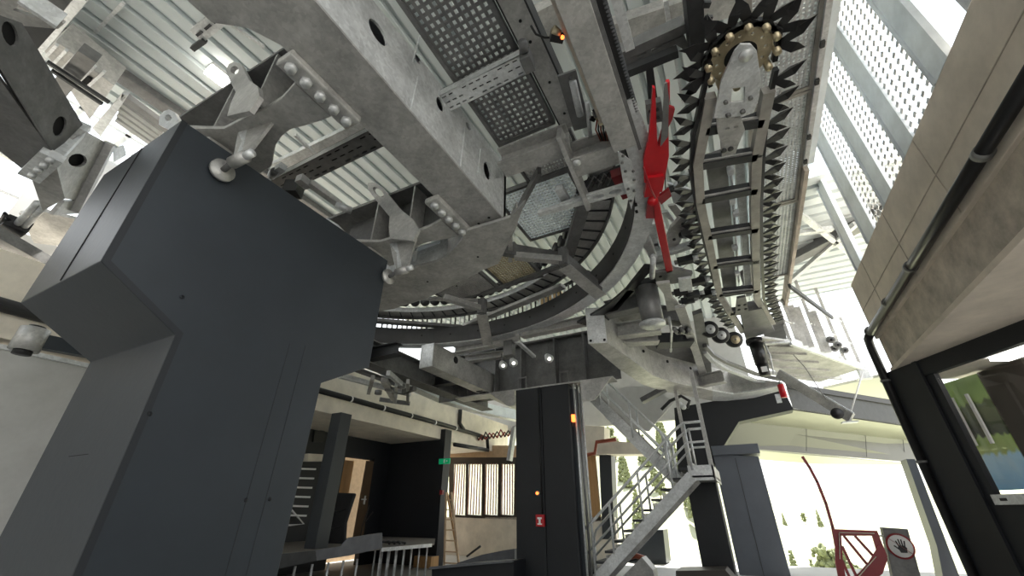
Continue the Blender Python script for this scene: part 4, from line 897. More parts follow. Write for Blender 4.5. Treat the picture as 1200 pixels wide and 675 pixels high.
# central transverse girder, and the long ones on the left
t = thing('base_girder', (-4.6, 11, 4.73), 'deep streaked transverse girder resting on the central column', 'beam')
yg = 10.9
MB().box(-7.6, -2.55, yg-.25, yg+.25, 4.73, 4.77).build('bottom_flange', galv, t)
MB().box(-8.5, -2.4, yg+.1, yg+.13, 4.77, 6.2).build('web', galvd, t)
MB().box(-8.5, -2.4, yg-.1, yg+.3, 6.2, 6.25).build('top_flange', galvd, t)
for x in (-7.2, -6.2, -5.3, -4.2, -3.3): MB().box(x-.02, x+.02, yg-.2, yg+.1, 4.77, 6.2).build('stiffener', galvd, t)
for x in (-5.2, -3.9): 
    MB().box(x-.14, x+.14, yg-.3, yg-.25, 5.05, 5.09).build('clamp_frame', steel, t); MB().box(x-.14, x-.1, yg-.3, yg-.26, 4.77, 5.05).build('clamp_frame', steel, t); MB().box(x+.1, x+.14, yg-.3, yg-.26, 4.77, 5.05).build('clamp_frame', steel, t)
MB().prism([(-3.45, yg-.25, 4.73), (-2.6, yg-.25, 4.73), (-3.1, yg-.25, 4.2), (-3.45, yg-.25, 4.2)], (0, .04, 0)).build('gusset', galv, t)
MB().prism([(-6.3, yg-.25, 4.73), (-5.5, yg-.25, 4.73), (-5.5, yg-.25, 4.3), (-5.7, yg-.25, 4.3)], (0, .04, 0)).build('gusset', galv, t)
t = thing('base_girder', (-6.5, 10, 4.8), 'long galvanised base girder with a square end plate left of the central column', 'beam')
gx = -6.56
MB().ibeam((gx, 7.85, 4.8), (gx, 13.4, 4.8), .4, .62, .03).build('girder', galv, t)
MB().box(gx-.2, gx+.2, 7.82, 7.85, 4.8, 5.42).build('end_plate', galvl, t)
MB().box(gx+.17, gx+.2, 7.85, 13.2, 4.83, 5.4).build('side_cover', galv, t)
c = P(534, 422, x=gx+.2); MB().cyl(c, c+X*.01, .1, n=14).build('hole', hole, t)
for k in range(5): MB().box(gx-.1, gx+.1, 10.4+k*.17, 10.46+k*.17, 4.785, 4.8).build('slot', hole, t)
t = thing('base_girder', (-7.7, 9, 4.8), 'dark galvanised girder running behind the big column towards the stage', 'beam')
MB().ibeam((-7.75, 5.6, 4.8), (-7.75, 12.9, 4.8), .45, .6, .03).build('girder', galvd, t)
for y in (7.0, 9.7, 11.9): MB().ibeam((-7.7, y, 4.9), (-6.75, y, 4.9), .25, .3, .02).build('cross_piece', dark, t)
for i, (a, b, nm) in enumerate((((533, 415), (610, 400), 'left'), ((545, 425), (600, 418), 'lower'), ((612, 396), (700, 378), 'right'))):
    tag(MB().ibeam(P(*a, z=5.45), P(*b, z=5.45), .22, .2, .02).build('ledger_beam', galv), nm+' pale ledger beam just under the far ring rail', 'beam', 'ledger beams under the ring rail')
# curved perimeter duct behind
t = thing('perimeter_channel', (-7, 9, 5.2), 'curved pale blue perimeter channel in front of the concrete beam', 'channel')
qq = PP([(440, 428), (480, 452), (520, 470), (560, 482), (590, 489), (612, 493)], z=5.0)
g = MB(); g2 = MB()
for a, b in zip(qq, qq[1:]): g.bar(a+Z*.2, b+Z*.2, .03, .42); g2.bar(a-X*.12, b-X*.12, .3, .03)
g.build('side_sheet', zinc, t); g2.build('bottom_sheet', galvl, t)
t = thing('clamp_assembly', P(470, 462, z=4.6), 'tangle of galvanised grip parts hanging beside the big column', 'grip')
random.seed(5)
for a, b, w, m_ in (((398, 440), (480, 462), .12, galvl), ((437, 442), (432, 460), .1, galv), ((450, 445), (462, 468), .16, galv), ((465, 450), (463, 470), .1, galvl), ((478, 447), (478, 470), .08, galv), ((445, 468), (480, 473), .06, steel), ((455, 437), (470, 450), .1, galvl), ((400, 438), (425, 418), .08, galv), ((470, 460), (486, 455), .12, steel)):
    MB().bar(P(*a, z=4.6), P(*b, z=4.6), w, .12).build('grip_piece', m_, t)
for u, v in ((455, 458), (470, 455), (443, 462)): c = P(u, v, z=4.5); MB().cyl(c, c+Z*.1, .1).build('roller', steel, t)
tag(MB().bar(P(395, 425, z=4.9), P(470, 452, z=4.9), .2, .08).build('guide_rail', galvd), 'dull rail above the tangle of grip parts', 'rail')
# floodlights under ring
for i, (u, v, nm) in enumerate(((588, 425, 'left'), (600, 422, 'middle'), (641, 417, 'right'))):
    c = P(u, v, z=5.2); t = thing('floodlight', c, nm+' small floodlight hanging under the far ring rail', 'lamp', 'floodlights under the ring rail')
    MB().cyl(c, c+Vector((.1, -.1, -.13)), .07, .12).build('shade', galvl, t); MB().bar(c, c+Z*.25, .04, .03, up=Y).build('hanger', steel, t)
    MB().cyl(c+Vector((.1, -.1, -.13)), c+Vector((.105, -.105, -.136)), .05).build('bulb', bulbm, t)
t = thing('hinged_bracket', P(620, 412, z=5.2), 'bent galvanised arm hanging under the ring above the central column', 'bracket')
MB().bar(P(606, 400, z=5.3), P(626, 418, z=5.3), .1, .06).build('arm', galvl, t); MB().bar(P(606, 392, z=5.4), P(606, 402, z=5.3), .08, .08).build('hanger', galv, t)
t = thing('hanger_post', P(596, 405, z=5.2), 'short square steel hanger beside the floodlights', 'post')
a = P(597, 400, z=5.5); MB().bar(a, a-Z*.4, .25, .2, up=Y).build('post', steel, t)
# tilted white bar left of central column
tag(MB().bar(P(603, 500, y=12.5), P(597, 540, y=12.5), .12, .2, up=Y).build('tilted_bar', galvl), 'pale tilted bar hanging left of the central column', 'bar')
# ================================================================== PLATFORM + RAILINGS (right)
t = thing('service_platform', P(930, 420, z=5.6), 'pale service platform with raised floor panels at the right', 'platform')
ZP = 5.7
def pz5(u, v): return P(u, v, z=ZP)
MB().prism([pz5(893, 396), pz5(922, 400), pz5(940, 408), pz5(985, 420), pz5(1010, 432), pz5(960, 448), pz5(930, 444), pz5(897, 430)], (0, 0, .06)).build('floor_plate', galv, t)
MB().bar(pz5(925, 400), pz5(1010, 430), .08, .22).build('kick_plate', galvl, t)
for k in range(5): MB().bar(pz5(900, 405+8*k), pz5(930+14*k, 405+9.5*k), .08, .12).build('floor_rib', galv, t)
MB().bar(pz5(895, 402), pz5(925, 400), .1, .1).build('front_rib', galvl, t)
tag(slab([(893, 380), (918, 374), (922, 398), (897, 402)], 6.2, .05).build('deck_plate', galvd), 'grey sheet between the spiked chain end and the service platform', 'plate')
t = thing('safety_railing', pz5(960, 410), 'galvanised tube railing around the service platform at the right', 'railing')
def up2(u, v, v2):
    a = pz5(u, v); return a, Vector((a.x, a.y, zat(a.x, a.y, v2)))
ps = [up2(964, 412, 316), up2(990, 422, 322), up2(1009, 430, 372), up2(936, 404, 350), up2(926, 400, 345)]
for a, b in ps: MB().bar(a, b, .08, .05, up=Y).build('railing_post', galv, t)
def lerp(a, b, k): return a+(b-a)*k
for k in (.5, .97): MB().tube([lerp(*ps[0], k), lerp(*ps[1], k)], .028).build('railing_bar', galvl, t)
for k in (.45, .9): MB().tube([lerp(*ps[4], k), lerp(*ps[3], k), lerp(*ps[0], k*.7), lerp(*ps[1], k*.6), lerp(*ps[2], k)], .028).build('railing_bar', galvl, t)
t = thing('ladder_steps', pz5(945, 395), 'inclined galvanised side pieces between railing posts', 'ladder')
for (u0, v0, u1, v1) in ((942, 405, 930, 358), (950, 407, 938, 360), (970, 413, 950, 365)):
    MB().bar(P(u0, v0, z=ZP), Vector((pz5(u0, v0).x, pz5(u0, v0).y, zat(pz5(u0, v0).x, pz5(u0, v0).y, v1))), .2, .05, up=Y).build('side_piece', galv, t)
t = thing('pump_unit', pz5(985, 405), 'small cluster of round fittings on the service platform', 'pump')
for u, v in ((972, 398), (980, 404), (988, 410), (976, 408)):
    c = P(u, v, z=ZP+.3); MB().cyl(c, c+Vector((.03, -.1, -.05)), .1, n=16).build('drum', steel, t); MB().cyl(c+Vector((.03, -.1, -.05)), c+Vector((.04, -.13, -.06)), .05).build('face', black, t)
# diagonal dark rail (stair stringer behind)
tag(MB().bar(P(925, 335, z=6.8), P(975, 372, z=6.8), .06, .12).build('stair_stringer', dark), 'dark sloping stringer behind the platform railing', 'beam')
# boom arm with wire
t = thing('boom_arm', P(950, 465, z=5.3), 'grey boom arm pointing down right below the service platform', 'arm')
a = P(912, 438, z=5.4); b = P(998, 490, y=a.y-1.0)
MB().bar(a, b, .1, .26).build('boom', galv, t); MB().bar(a+Vector((.06, -.06, .1)), b+Vector((.06, -.06, .1)), .03, .06).build('edge', galvl, t)
MB().cyl(b+Vector((-.3, -.08, .12)), b+Vector((-.3, -.2, .12)), .14).build('wheel', black, t)
MB().bar(b-X*.25-Z*.1, b+X*.1-Z*.1, .25, .03).build('tip_plate', galvl, t)
tag(MB().tube([b+Z*.1, P(1011, 436, y=b.y)], .018).build('wire_rope', white), 'thin taut wire from the platform corner to the boom tip', 'wire')
tag(MB().tube([P(968, 468, y=b.y), P(943, 430, y=b.y), P(915, 400, y=b.y)], .012).build('wire_rope', steel), 'thin dark wire slanting above the boom arm', 'wire')
MBc = thing('corner_bracket', P(1012, 440, z=5.6), 'small bright bracket at the outer corner of the service platform', 'bracket')
c = P(1010, 436, z=5.6); MB().box(c.x-.1, c.x+.15, c.y-.1, c.y+.1, c.z-.2, c.z+.15).build('block', galvl, MBc); MB().box(c.x-.2, c.x+.2, c.y-.12, c.y+.12, c.z-.24, c.z-.2).build('plate', galvl, MBc)
t = thing('hanging_tag', P(917, 457, z=4.9), 'small red canister with a grey tag hanging under the girder', 'canister')
c = P(916, 456, y=13); MB().cyl(c+Z*.12, c-Z*.22, .08).build('canister', red, t); MB().cyl(c+Z*.12, c+Z*.2, .03).build('neck', steel, t)
MB().box(c.x-.2, c.x-.08, c.y-.02, c.y, c.z-.35, c.z-.12).build('tag', galvl, t)
# ================================================================== RIGHT PORTAL / ROOF EDGE
zS = 4.62
e = [(868, 494), (930, 480), (1075, 500), (1085, 520)]
n0 = P(930, 480, z=zS); n1 = P(1075, 501, z=zS); f0 = P(868, 494, z=zS); f1 = P(1090, 519, z=zS)
t = thing('canopy', (n0+n1)/2, 'dark canopy edge with polished soffit and grey panels above the open gate', 'canopy')
MB().prism([n0, n1, f1, f0], (0, 0, .05)).build('soffit', soffm, t)
def drop(p, v): return Vector((p.x, p.y, zat(p.x, p.y, v)))
b0 = P(849, 521, y=f0.y); 
MB().prism([f0, f1, drop(f1, 544), Vector((b0.x, b0.y, drop(f0, 522).z))], (0, .25, 0)).build('panel_face', glassy, t)
for u in (932, 1000, 1050):
    k = (u-868)/222; pq = f0+(f1-f0)*k; MB().bar(pq-Y*.01, drop(pq, 522+k*22)-Y*.01+Vector((-.25, 0, 0)), .02, .01, up=Y).build('seam', dark, t)
MB().prism([n0, n1, drop(n1, 478), drop(n0, 455)], (0, .1, 0)).build('fascia', dark, t)
MB().prism([drop(n0, 455), drop(n1, 478), drop(n1, 472), drop(n0, 449)], (0, -.12, 0)).build('gutter', black, t)
u0 = P(965, 452, z=5.9); 
tag(MB().prism(PP([(965, 456), (1034, 441), (1050, 472)], z=6.3), (0, 0, .1)).build('roof_soffit', soffm), 'yellow-green reflecting soffit triangle above the canopy edge', 'soffit')
lowb = [P(888, 527, z=3.7), P(1060, 543, z=3.7), P(1000, 543, z=3.7), P(895, 540, z=3.7)]
tag(MB().prism(PP([(875, 527), (1080, 545), (960, 544), (880, 538)], z=3.9), (0, 0, .05)).build('gate_soffit', soffm), 'narrow yellow-green soffit strip right above the open gate', 'soffit')
# dark upper part of portal + legs
t = thing('portal_frame', P(870, 600, y=17), 'anthracite portal frame with a broad leg beside the stairs', 'portal')
yP = 16.0
MB().prism(PP([(790, 478), (918, 456), (930, 480), (866, 494), (849, 521), (838, 528), (836, 562), (795, 560)], y=yP), (0, .6, 0)).build('dark_haunch', navyd, t)
MB().prism([P(835, 531, y=yP-.3), P(889, 535, y=yP-.3), Vector((P(889, 535, y=yP-.3).x, yP-.3, -.2)), Vector((P(835, 531, y=yP-.3).x, yP-.3, -.2))], (0, 1.0, 0)).build('leg', navyl, t, bevel=.02)
q0 = P(833, 523, y=yP-.4); q1 = P(890, 527, y=yP-.4)
MB().box(q0.x, q1.x, yP-.45, yP+.6, zat(q0.x, yP-.4, 534), q0.z).build('leg_cap', navyl, t, bevel=.02)
sx = P(862, 540, y=yP-.31).x; MB().box(sx, sx+.015, yP-.31, yP-.3, 0, 3.1).build('panel_seam', dark, t)
t = thing('portal_frame', P(830, 620, y=15), 'black square leg under the stair landing', 'column')
l0 = P(804, 563, y=13.0); l1 = P(838, 563, y=13.0)
MB().box(l0.x, l1.x, 13.0, 13.8, 0, l0.z+.2).build('leg', navyd, t)
t.name = 'landing_column'
# ================================================================== STAIRS
def stair():
    Y0 = 11.0; Wd = 1.0
    t = thing('steel_stairs', (-2.5, Y0+.5, 0), 'galvanised steel staircase with two flights and tube railings beside the central column', 'stairs')
    b0 = P(672, 700, y=Y0); b1 = P(804, 552, y=Y0)
    sl = (b1-b0); 
    for yy, mm in ((Y0, galvl), (Y0+Wd, galv)):
        MB().bar(Vector((b0.x, yy, b0.z-.14)), Vector((b1.x+.1, yy, b1.z-.11)), .03, .24).build('stringer', mm, t)
    n = 12
    for i in range(n+1):
        c = b0.lerp(b1, i/n); MB().box(c.x-.15, c.x+.14, Y0+.02, Y0+Wd-.02, c.z+.03, c.z+.08).build('tread', dark, t); MB().box(c.x+.12, c.x+.14, Y0+.02, Y0+Wd-.02, c.z+.08, c.z+.2).build('riser', galv, t)
    lx0 = P(805, 545, y=Y0).x; lx1 = P(835, 545, y=Y0).x; lz = P(820, 545, y=Y0).z; zlow = P(820, 563, y=Y0).z
    MB().box(lx0, lx1, Y0, Y0+.03, zlow, lz).build('landing_face', galvl, t); MB().box(lx1-.03, lx1, Y0, Y0+2.2, zlow, lz).build('landing_side', galv, t)
    MB().box(lx0-.1, lx1, Y0, Y0+2.2, zlow+.06, zlow+.1).build('landing_floor', steel, t)
    # handrails of lower flight, both sides
    for yy in (Y0, Y0+Wd):
        p = lambda k, h: Vector((b0.x+(b1.x-b0.x)*k, yy, b0.z+(b1.z-b0.z)*k+h))
        end = Vector((lx1-.05, yy, lz+.95)); endm = Vector((lx1-.05, yy, lz+.5))
        MB().tube([p(.08, .2), p(.08, .8), p(.12, 1.0), p(.96, 1.0), Vector((lx0+.1, yy, lz+.95)), end], .033).build('handrail', galvl, t)
        MB().tube([p(.08, .5), p(.96, .5), Vector((lx0+.1, yy, lz+.5)), endm], .026).build('middle_rail', galvl, t)
        for k in (.1, .36, .62, .88): MB().tube([p(k, -.05), p(k, 1.0)], .028).build('railing_post', galvl, t)
        MB().tube([Vector((lx0+.1, yy, lz-.1)), Vector((lx0+.1, yy, lz+.95))], .028).build('railing_post', galvl, t)
    # tall posts of the landing
    top = P(815, 468, y=Y0)
    MB().bar(Vector((lx1-.03, Y0+.05, zlow)), Vector((lx1-.03, Y0+.05, 4.75)), .09, .09, up=Y).build('landing_post', galv, t)
    MB().bar(Vector((lx0-.15, Y0+2.1, zlow)), Vector((lx0-.15, Y0+2.1, 4.9)), .09, .09, up=Y).build('landing_post', galv, t)
    # upper flight, behind
    Y1 = Y0+1.15
    c0 = P(800, 572, y=Y1); c1 = P(684, 455, y=Y1)
    for yy in (Y1, Y1+.95): MB().bar(Vector((c0.x, yy, c0.z+.05)), Vector((c1.x, yy, c1.z)), .03, .3).build('stringer', galv if yy > Y1 else galvl, t)
    for i in range(12):
        c = c0.lerp(c1, (i+.5)/12); MB().box(c.x-.15, c.x+.12, Y1+.02, Y1+.93, c.z+.0, c.z+.04).build('tread', steel, t)
        if i in (3, 7, 9): MB().box(c.x-.14, c.x-.12, Y1+.02, Y1+.93, c.z, c.z+.22).build('riser', concl, t)
    for yy in (Y1, Y1+.95):
        p = lambda k, h: Vector((c0.x+(c1.x-c0.x)*k, yy, c0.z+(c1.z-c0.z)*k+h))
        MB().tube([p(.08, .2), p(.08, .85), p(.14, 1.0), p(1, 1.0)], .033).build('handrail', galvl, t)
        MB().tube([p(.1, .5), p(1, .5)], .026).build('middle_rail', galvl, t)
        for k in (.12, .45, .8): MB().tube([p(k, 0), p(k, 1.0)], .028).build('railing_post', galvl, t)
stair()
# beams near top of the stairs
tag(MB().bar(P(752, 470, y=13), P(780, 455, y=13), .3, .14).build('frame_bar', galvd), 'dark flat bar above the upper flight of the stairs', 'bar')
t = thing('cable_loop', P(800, 470, y=13.5), 'loop of black cables and bright fittings under the base frame above the stairs', 'cable')
MB().tube(PP([(775, 480), (785, 470), (798, 464), (808, 470), (805, 478)], y=13.5), .05).build('cable', black, t)
for u, v in ((797, 474), (801, 477)): c = P(u, v, y=13.4); MB().cyl(c, c-Y*.1, .08).build('coupling', galvl, t)
tag(MB().prism(PP([(700, 455), (760, 452), (790, 470), (760, 505), (725, 500), (700, 480)], y=15.5), (0, .1, 0)).build('ceiling_sheet', concg), 'grey sheet seen between the upper stair rails', 'panel')
# ================================================================== LEFT ROOM / STAGE
XB = -12.4; ST = .82
struct(MB().box(XB-.2, XB, 4, 11.0, 0, 4.0).build('wall_left', navyd))
dz0 = P(433, 540, x=XB); dz1 = P(395, 538, x=XB)
ya, yb = P(397, 590, x=XB).y, P(430, 590, x=XB).y
struct(MB().box(XB-.2, XB, yb, 13.3, 0, 4.0).build('wall_left', navyd))
ztop = P(420, 537, x=XB).z
struct(MB().box(XB-.2, XB, 11.0, yb, ztop, 4.0).build('wall_left', navyd))
struct(MB().box(-12.4, -9.75, 13.2, 13.45, 0, 4.0).build('wall_far', navyd))
struct(MB().box(-9.95, -9.68, 13.1, 13.5, 0, 4.35).build('trim_7', navyd))
struct(MB().box(-18, XB-1.6, 4, 16, 0, 4).build('wall_beyond', woodp))
d = struct(MB().box(XB-.95, XB-.9, 9.0, yb-.1, ST-.1, ztop).build('door_1', wood))
lf = MB().prism(PP([(429, 540), (437, 541), (424, 633), (413, 631)], x=XB+.08), (.05, 0, 0)).build('door_leaf', doorm, d)
lf.parent = None; lf['kind'] = 'structure'; lf.name = 'door_2'; lf.location = lf.location
lf.matrix_world = Matrix.Translation(Vector(d['_w'])); lf['_w'] = d['_w']
hp = P(427, 586, x=XB+.14); MB().box(hp.x, hp.x+.03, hp.y-.03, hp.y+.03, hp.z-.14, hp.z+.14).build('door_handle', galvl, lf)
MB().box(hp.x+.03, hp.x+.07, hp.y-.18, hp.y+.03, hp.z, hp.z+.04).build('door_handle', galvl, lf)
struct(MB().box(XB-.05, XB+.06, yb-.02, yb+.06, ST, ztop+.06).build('trim_8', navyd))
cp = P(368, 643, z=ST)
t = thing('room_column', (cp.x, cp.y, ST), 'anthracite column standing on the stage under the concrete beam', 'column')
wq = .30
MB().box(cp.x-.22, cp.x+.16, cp.y-.12, cp.y+.26, ST, 4.0).build('shaft', navy, t, bevel=.01)
# stage deck
struct(MB().prism([(-12.4, 4, 0), (-8.5, 4, 0), (-8.5, 6.0, 0), (-12.4, 6.0, 0)], (0, 0, .1)).build('trim_9', deck))
t = thing('stage_platform', (-10.4, 9.3, 0), 'low stage of grey boards on slim metal legs in front of the dark room', 'stage')
MB().prism([(-12.35, 5, ST-.05), (-8.5, 5, ST-.05), (-8.42, 9.0, ST-.05), (-8.3, 11.1, ST-.05), (-9.7, 13.0, ST-.05), (-12.35, 13.1, ST-.05)], (0, 0, .05)).build('deck_top', deck, t)
e0 = P(447, 642, z=ST); e1 = P(506, 637, z=ST)
MB().bar(e0-Z*.04, e1-Z*.04, .03, .08).build('edge_strip', galvl, t)
for k in range(14):
    u = 452+54*(k % 7)/6; p = P(u, 641-(u-447)*.08, z=ST)
    p = Vector((p.x-(.15 if k < 7 else .9), p.y+(0 if k < 7 else .6), 0)); MB().cyl(p, p+Z*(ST-.05), .022, n=8).build('leg', galvl, t)
for k in range(8):
    y = 5.6+k*.42; MB().cyl((-8.6, y, 0), (-8.6, y, ST-.2), .025, n=8).build('leg', galvl, t)
def fp_(u, v, dz=0): return P(u, v, x=-8.38)
MB().prism([fp_(408, 630), fp_(447, 624), fp_(447, 642), fp_(408, 651), fp_(370, 657), fp_(368, 645), fp_(398, 640)], (.03, 0, 0)).build('front_board', lino, t)
MB().prism([fp_(300, 652), fp_(369, 645), fp_(370, 657), fp_(300, 672)], (.03, 0, 0)).build('front_board', dark, t)
t = thing('covered_stack', (-11, 9, ST), 'stack draped in black cloth on the stage beside the open door', 'cloth cover')
def cz(u, v): return P(u, v, y=9.6)
sp = [cz(388, 577), cz(415, 578), cz(411, 590), cz(404, 612), cz(402, 640), cz(377, 640), cz(382, 612)]
MB().prism(sp, (0, .12, 0)).build('cloth', cloth, t, bevel=.04)
for (a, b) in (((386, 597), (406, 596)), ((383, 618), (402, 615))): MB().tube([cz(*a)-Y*.01, (cz(*a)+cz(*b))/2+Vector((0, -.03, -.08)), cz(*b)-Y*.01], .03).build('cloth_fold', cloth, t)
t = thing('rung_rack', P(345, 600, y=7.4), 'white rungs of a rack on the dark wall left of the stage column', 'rack')
for k in range(7):
    v = 539+k*10.9; u = 361-k*2.2; a = P(u-22, v-1, x=XB+.15); b = P(u+12-(1 if k else 0), v, x=XB+.15)
    MB().bar(a, b, .05, .05).build('rung', white, t)
MB().tube(PP([(341, 597), (356, 614), (335, 616)], x=XB+.15), .03).build('brace', white, t)
tag(MB().prism(PP([(355, 532), (375, 533), (373, 541), (354, 541)], x=XB+.3), (.25, 0, 0)).build('storage_box', concl), 'pale box with a red stripe on top of the rack in the dark room', 'box')
tag(MB().prism(PP([(368, 505), (380, 504), (378, 518), (366, 518)], x=XB+.02), (.05, 0, 0)).build('wall_speaker', black), 'small black box high on the dark wall behind the stage column', 'box')
t = thing('exit_sign', P(520, 541, y=13.0), 'small green emergency exit sign on the dark wall edge', 'sign')
a = P(514, 544, y=13.0); b = P(527, 537, y=13.0)
MB().box(a.x, b.x, 13.0, 13.05, a.z, b.z).build('sign_box', green, t)
mx = (a.x+b.x)/2; mz = (a.z+b.z)/2
MB().box(mx-.02, mx+.03, 12.99, 13.0, a.z+.03, b.z-.03).build('running_figure', white, t)
MB().prism([(mx+.1, 12.99, mz-.03), (mx+.16, 12.99, mz), (mx+.1, 12.99, mz+.03)], (0, .01, 0)).build('arrow', white, t)
t = thing('alarm_button', P(517, 577, y=13.0), 'small red call point on the dark wall edge above the ladder', 'button')
c = P(517, 577, y=13.0); MB().box(c.x-.06, c.x+.06, 12.98, 13.08, c.z-.07, c.z+.07).build('case', redd, t)
# step ladder
t = thing('step_ladder', P(530, 650, y=12.9), 'wooden step ladder leaning by the edge of the dark room', 'ladder')
l0, l1 = P(521, 660, y=12.6), P(539, 658, y=12.6); h0, h1 = P(523, 577, y=13.0), P(529, 577, y=13.0)
l0.z = l1.z = .02
MB().bar(l0, h0, .06, .05, up=Y).build('side_rail', woodp, t); MB().bar(l1, h1, .06, .05, up=Y).build('side_rail', woodp, t)
MB().bar(Vector((l0.x-.1, 13.6, .02)), h0+Y*.05, .06, .05, up=Y).build('rear_leg', wood, t)
for k in range(7): MB().bar(l0.lerp(h0, (k+.6)/7.4), l1.lerp(h1, (k+.6)/7.4), .1, .035).build('step', woodp, t)
bxp = P(498, 660, z=0.0)
t = thing('wooden_crate', P(497, 664, z=.02), 'small open wooden crate under the stage edge', 'crate')
c = P(499, 663, z=.05); c.z = 0.0
MB().box(c.x-.35, c.x+.35, c.y-.2, c.y+.2, .01, .32).build('crate_body', wood, t); MB().box(c.x-.3, c.x+.3, c.y-.15, c.y+.15, .32, .325).build('opening', brown, t)
t = thing('cable_pile', P(462, 638, z=ST), 'small heap of black cables on the stage edge', 'cable')
for k in range(4):
    c = P(452+6*k, 637, z=ST+.04); MB().tube([c+Vector((.12*math.cos(j), .12*math.sin(j), .01*j)) for j in range(6)], .025).build('cable', black, t)
tag(MB().tube(PP([(421, 636), (425, 615), (433, 592), (428, 612), (437, 600)], x=XB+.5), .02).build('cable_loop', brown), 'brown cable hanging beside the wooden door', 'cable')
# striped window wall
YW = 17.0
def wy(u, v): return P(u, v, y=YW)
w = struct(MB().prism([wy(526, 536), wy(606, 536), wy(606, 609), wy(526, 606)], (0, .1, 0), holes=[[wy(a, 544), wy(b, 544), wy(b-1, 604), wy(a-1, 603)] for a, b in ((532, 546), (549, 565), (569, 584), (588, 603))]).build('window_2', brown))
g = MB()
for a, b in ((532, 546), (549, 565), (569, 584), (588, 603)): g.prism([wy(a, 544), wy(b, 544), wy(b-1, 604), wy(a-1, 603)], (0, .01, 0))
g.build('frosted_pane', frost, w)
for a, b in ((532, 546), (549, 565), (569, 584), (588, 603)):
    g = MB()
    for k in range(5): x = wy(a+(b-a)*(k+.5)/5, 570).x; g.box(x-.02, x+.02, YW-.1, YW-.07, wy(a, 603).z, wy(a, 544).z)
    g.build('wood_slats', slatm, w)
struct(MB().prism([wy(520, 606), wy(720, 606), Vector((wy(720, 606).x, YW, 0)), Vector((wy(520, 606).x, YW, 0))], (0, .2, 0)).build('wall_far', concl))
struct(MB().prism([wy(515, 522), wy(606, 522), wy(606, 536), wy(515, 536)], (0, .2, 0)).build('wall_far', woodp))
t = thing('cable_loom', P(565, 515, y=15.5), 'bundle of red and copper cables above the striped windows', 'cables')
random.seed(9)
for k in range(16):
    u = 530+k*4.4; tb = PP([(u, 520-k*.6), (u+4, 512-k*.5+random.uniform(-3, 3)), (u+9, 519-k*.6)], y=15.6+random.uniform(0, .3)); MB().tube(tb, .035).build('cable', [redd, copper, brown][k % 3], t)
# right part behind column: concrete beam, slats, post
t = thing('concrete_beam', P(700, 515, y=16), 'pale concrete beam end behind the upper stair flight', 'beam')
MB().prism(PP([(676, 498), (708, 500), (708, 516), (760, 520), (760, 532), (676, 532)], y=16.5), (0, .8, 0)).build('beam', concl, t)
tag(MB().tube(PP([(683, 534), (697, 531), (699, 518), (722, 515)], y=16.2), .07).build('wall_pipe', copper), 'dark pipe bending below the pale concrete beam end', 'pipe')
w = struct(MB().prism(PP([(680, 533), (703, 531), (703, 620), (680, 622)], y=17.2), (0, .05, 0)).build('window_3', frost))
g = MB(); q0 = P(681, 575, y=17.1).x; q1 = P(702, 575, y=17.1).x
for k in range(7): x = q0+(q1-q0)*(k+.5)/7; g.box(x-.05, x+.05, 17.0, 17.1, 1.3, 3.9)
g.build('wood_slats', wood, w)
tag(MB().prism(PP([(702, 531), (716, 531), (720, 632), (706, 632)], y=16.9), (0, .6, 0)).build('facade_post', navy), 'blue-grey post right of the wooden slats behind the stairs', 'post')
tag(MB().prism(PP([(745, 622), (777, 621), (781, 660), (735, 660)], y=17.5), (0, 1, 0)).build('parapet', navy), 'blue-grey low parapet below the stairs', 'wall')
# foreground dark desks bottom centre
t = thing('control_desk', P(560, 665, z=.5), 'long low dark counter at the bottom left of the central column', 'counter')
def kz(u, v): return P(u, v, y=10.0)
MB().prism([kz(506, 665), kz(558, 660), kz(602, 657), kz(602, 690), kz(506, 690)], (0, .6, 0)).build('counter', navyd, t)
MB().prism([kz(506, 664), kz(558, 659), kz(602, 656), kz(602, 658.5), kz(558, 662), kz(506, 667)], (0, -.1, 0)).build('top_edge', lino, t)
tag(MB().prism(PP([(535, 660), (565, 650), (590, 645), (603, 643), (603, 664), (540, 668)], y=11.5), (0, .4, 0)).build('curved_board', lino), 'grey curved board rising behind the low counter', 'board')
tag(MB().cyl(P(547, 652, y=12.5), P(563, 640, y=12.5), .03).build('lever_rod', black), 'short black slanted rod by the concrete wall', 'rod')
t = thing('floor_wedge', P(755, 665, z=0.05), 'grey angular metal wedge on the floor below the stairs', 'wedge')
def wz2(u, v): return P(u, v, y=12.3)
MB().prism([wz2(725, 680), wz2(752, 653), wz2(765, 668), wz2(770, 690), wz2(725, 690)], (0, .5, 0)).build('wedge', galv, t)
tag(MB().prism(PP([(792, 669), (850, 668), (862, 682), (792, 682)], y=12.0), (0, .9, 0)).build('bench', brown), 'low brown bench at the foot of the black landing column', 'bench')
t = thing('tarp_heap', P(745, 655, y=14), 'dark heap of rolled sheet on the floor behind the stairs', 'tarp')
MB().tube(PP([(733, 654), (745, 651), (757, 655)], y=14), .07).build('roll', copper, t); MB().tube(PP([(736, 657), (750, 654), (762, 658)], y=14.1), .05).build('roll', black, t)
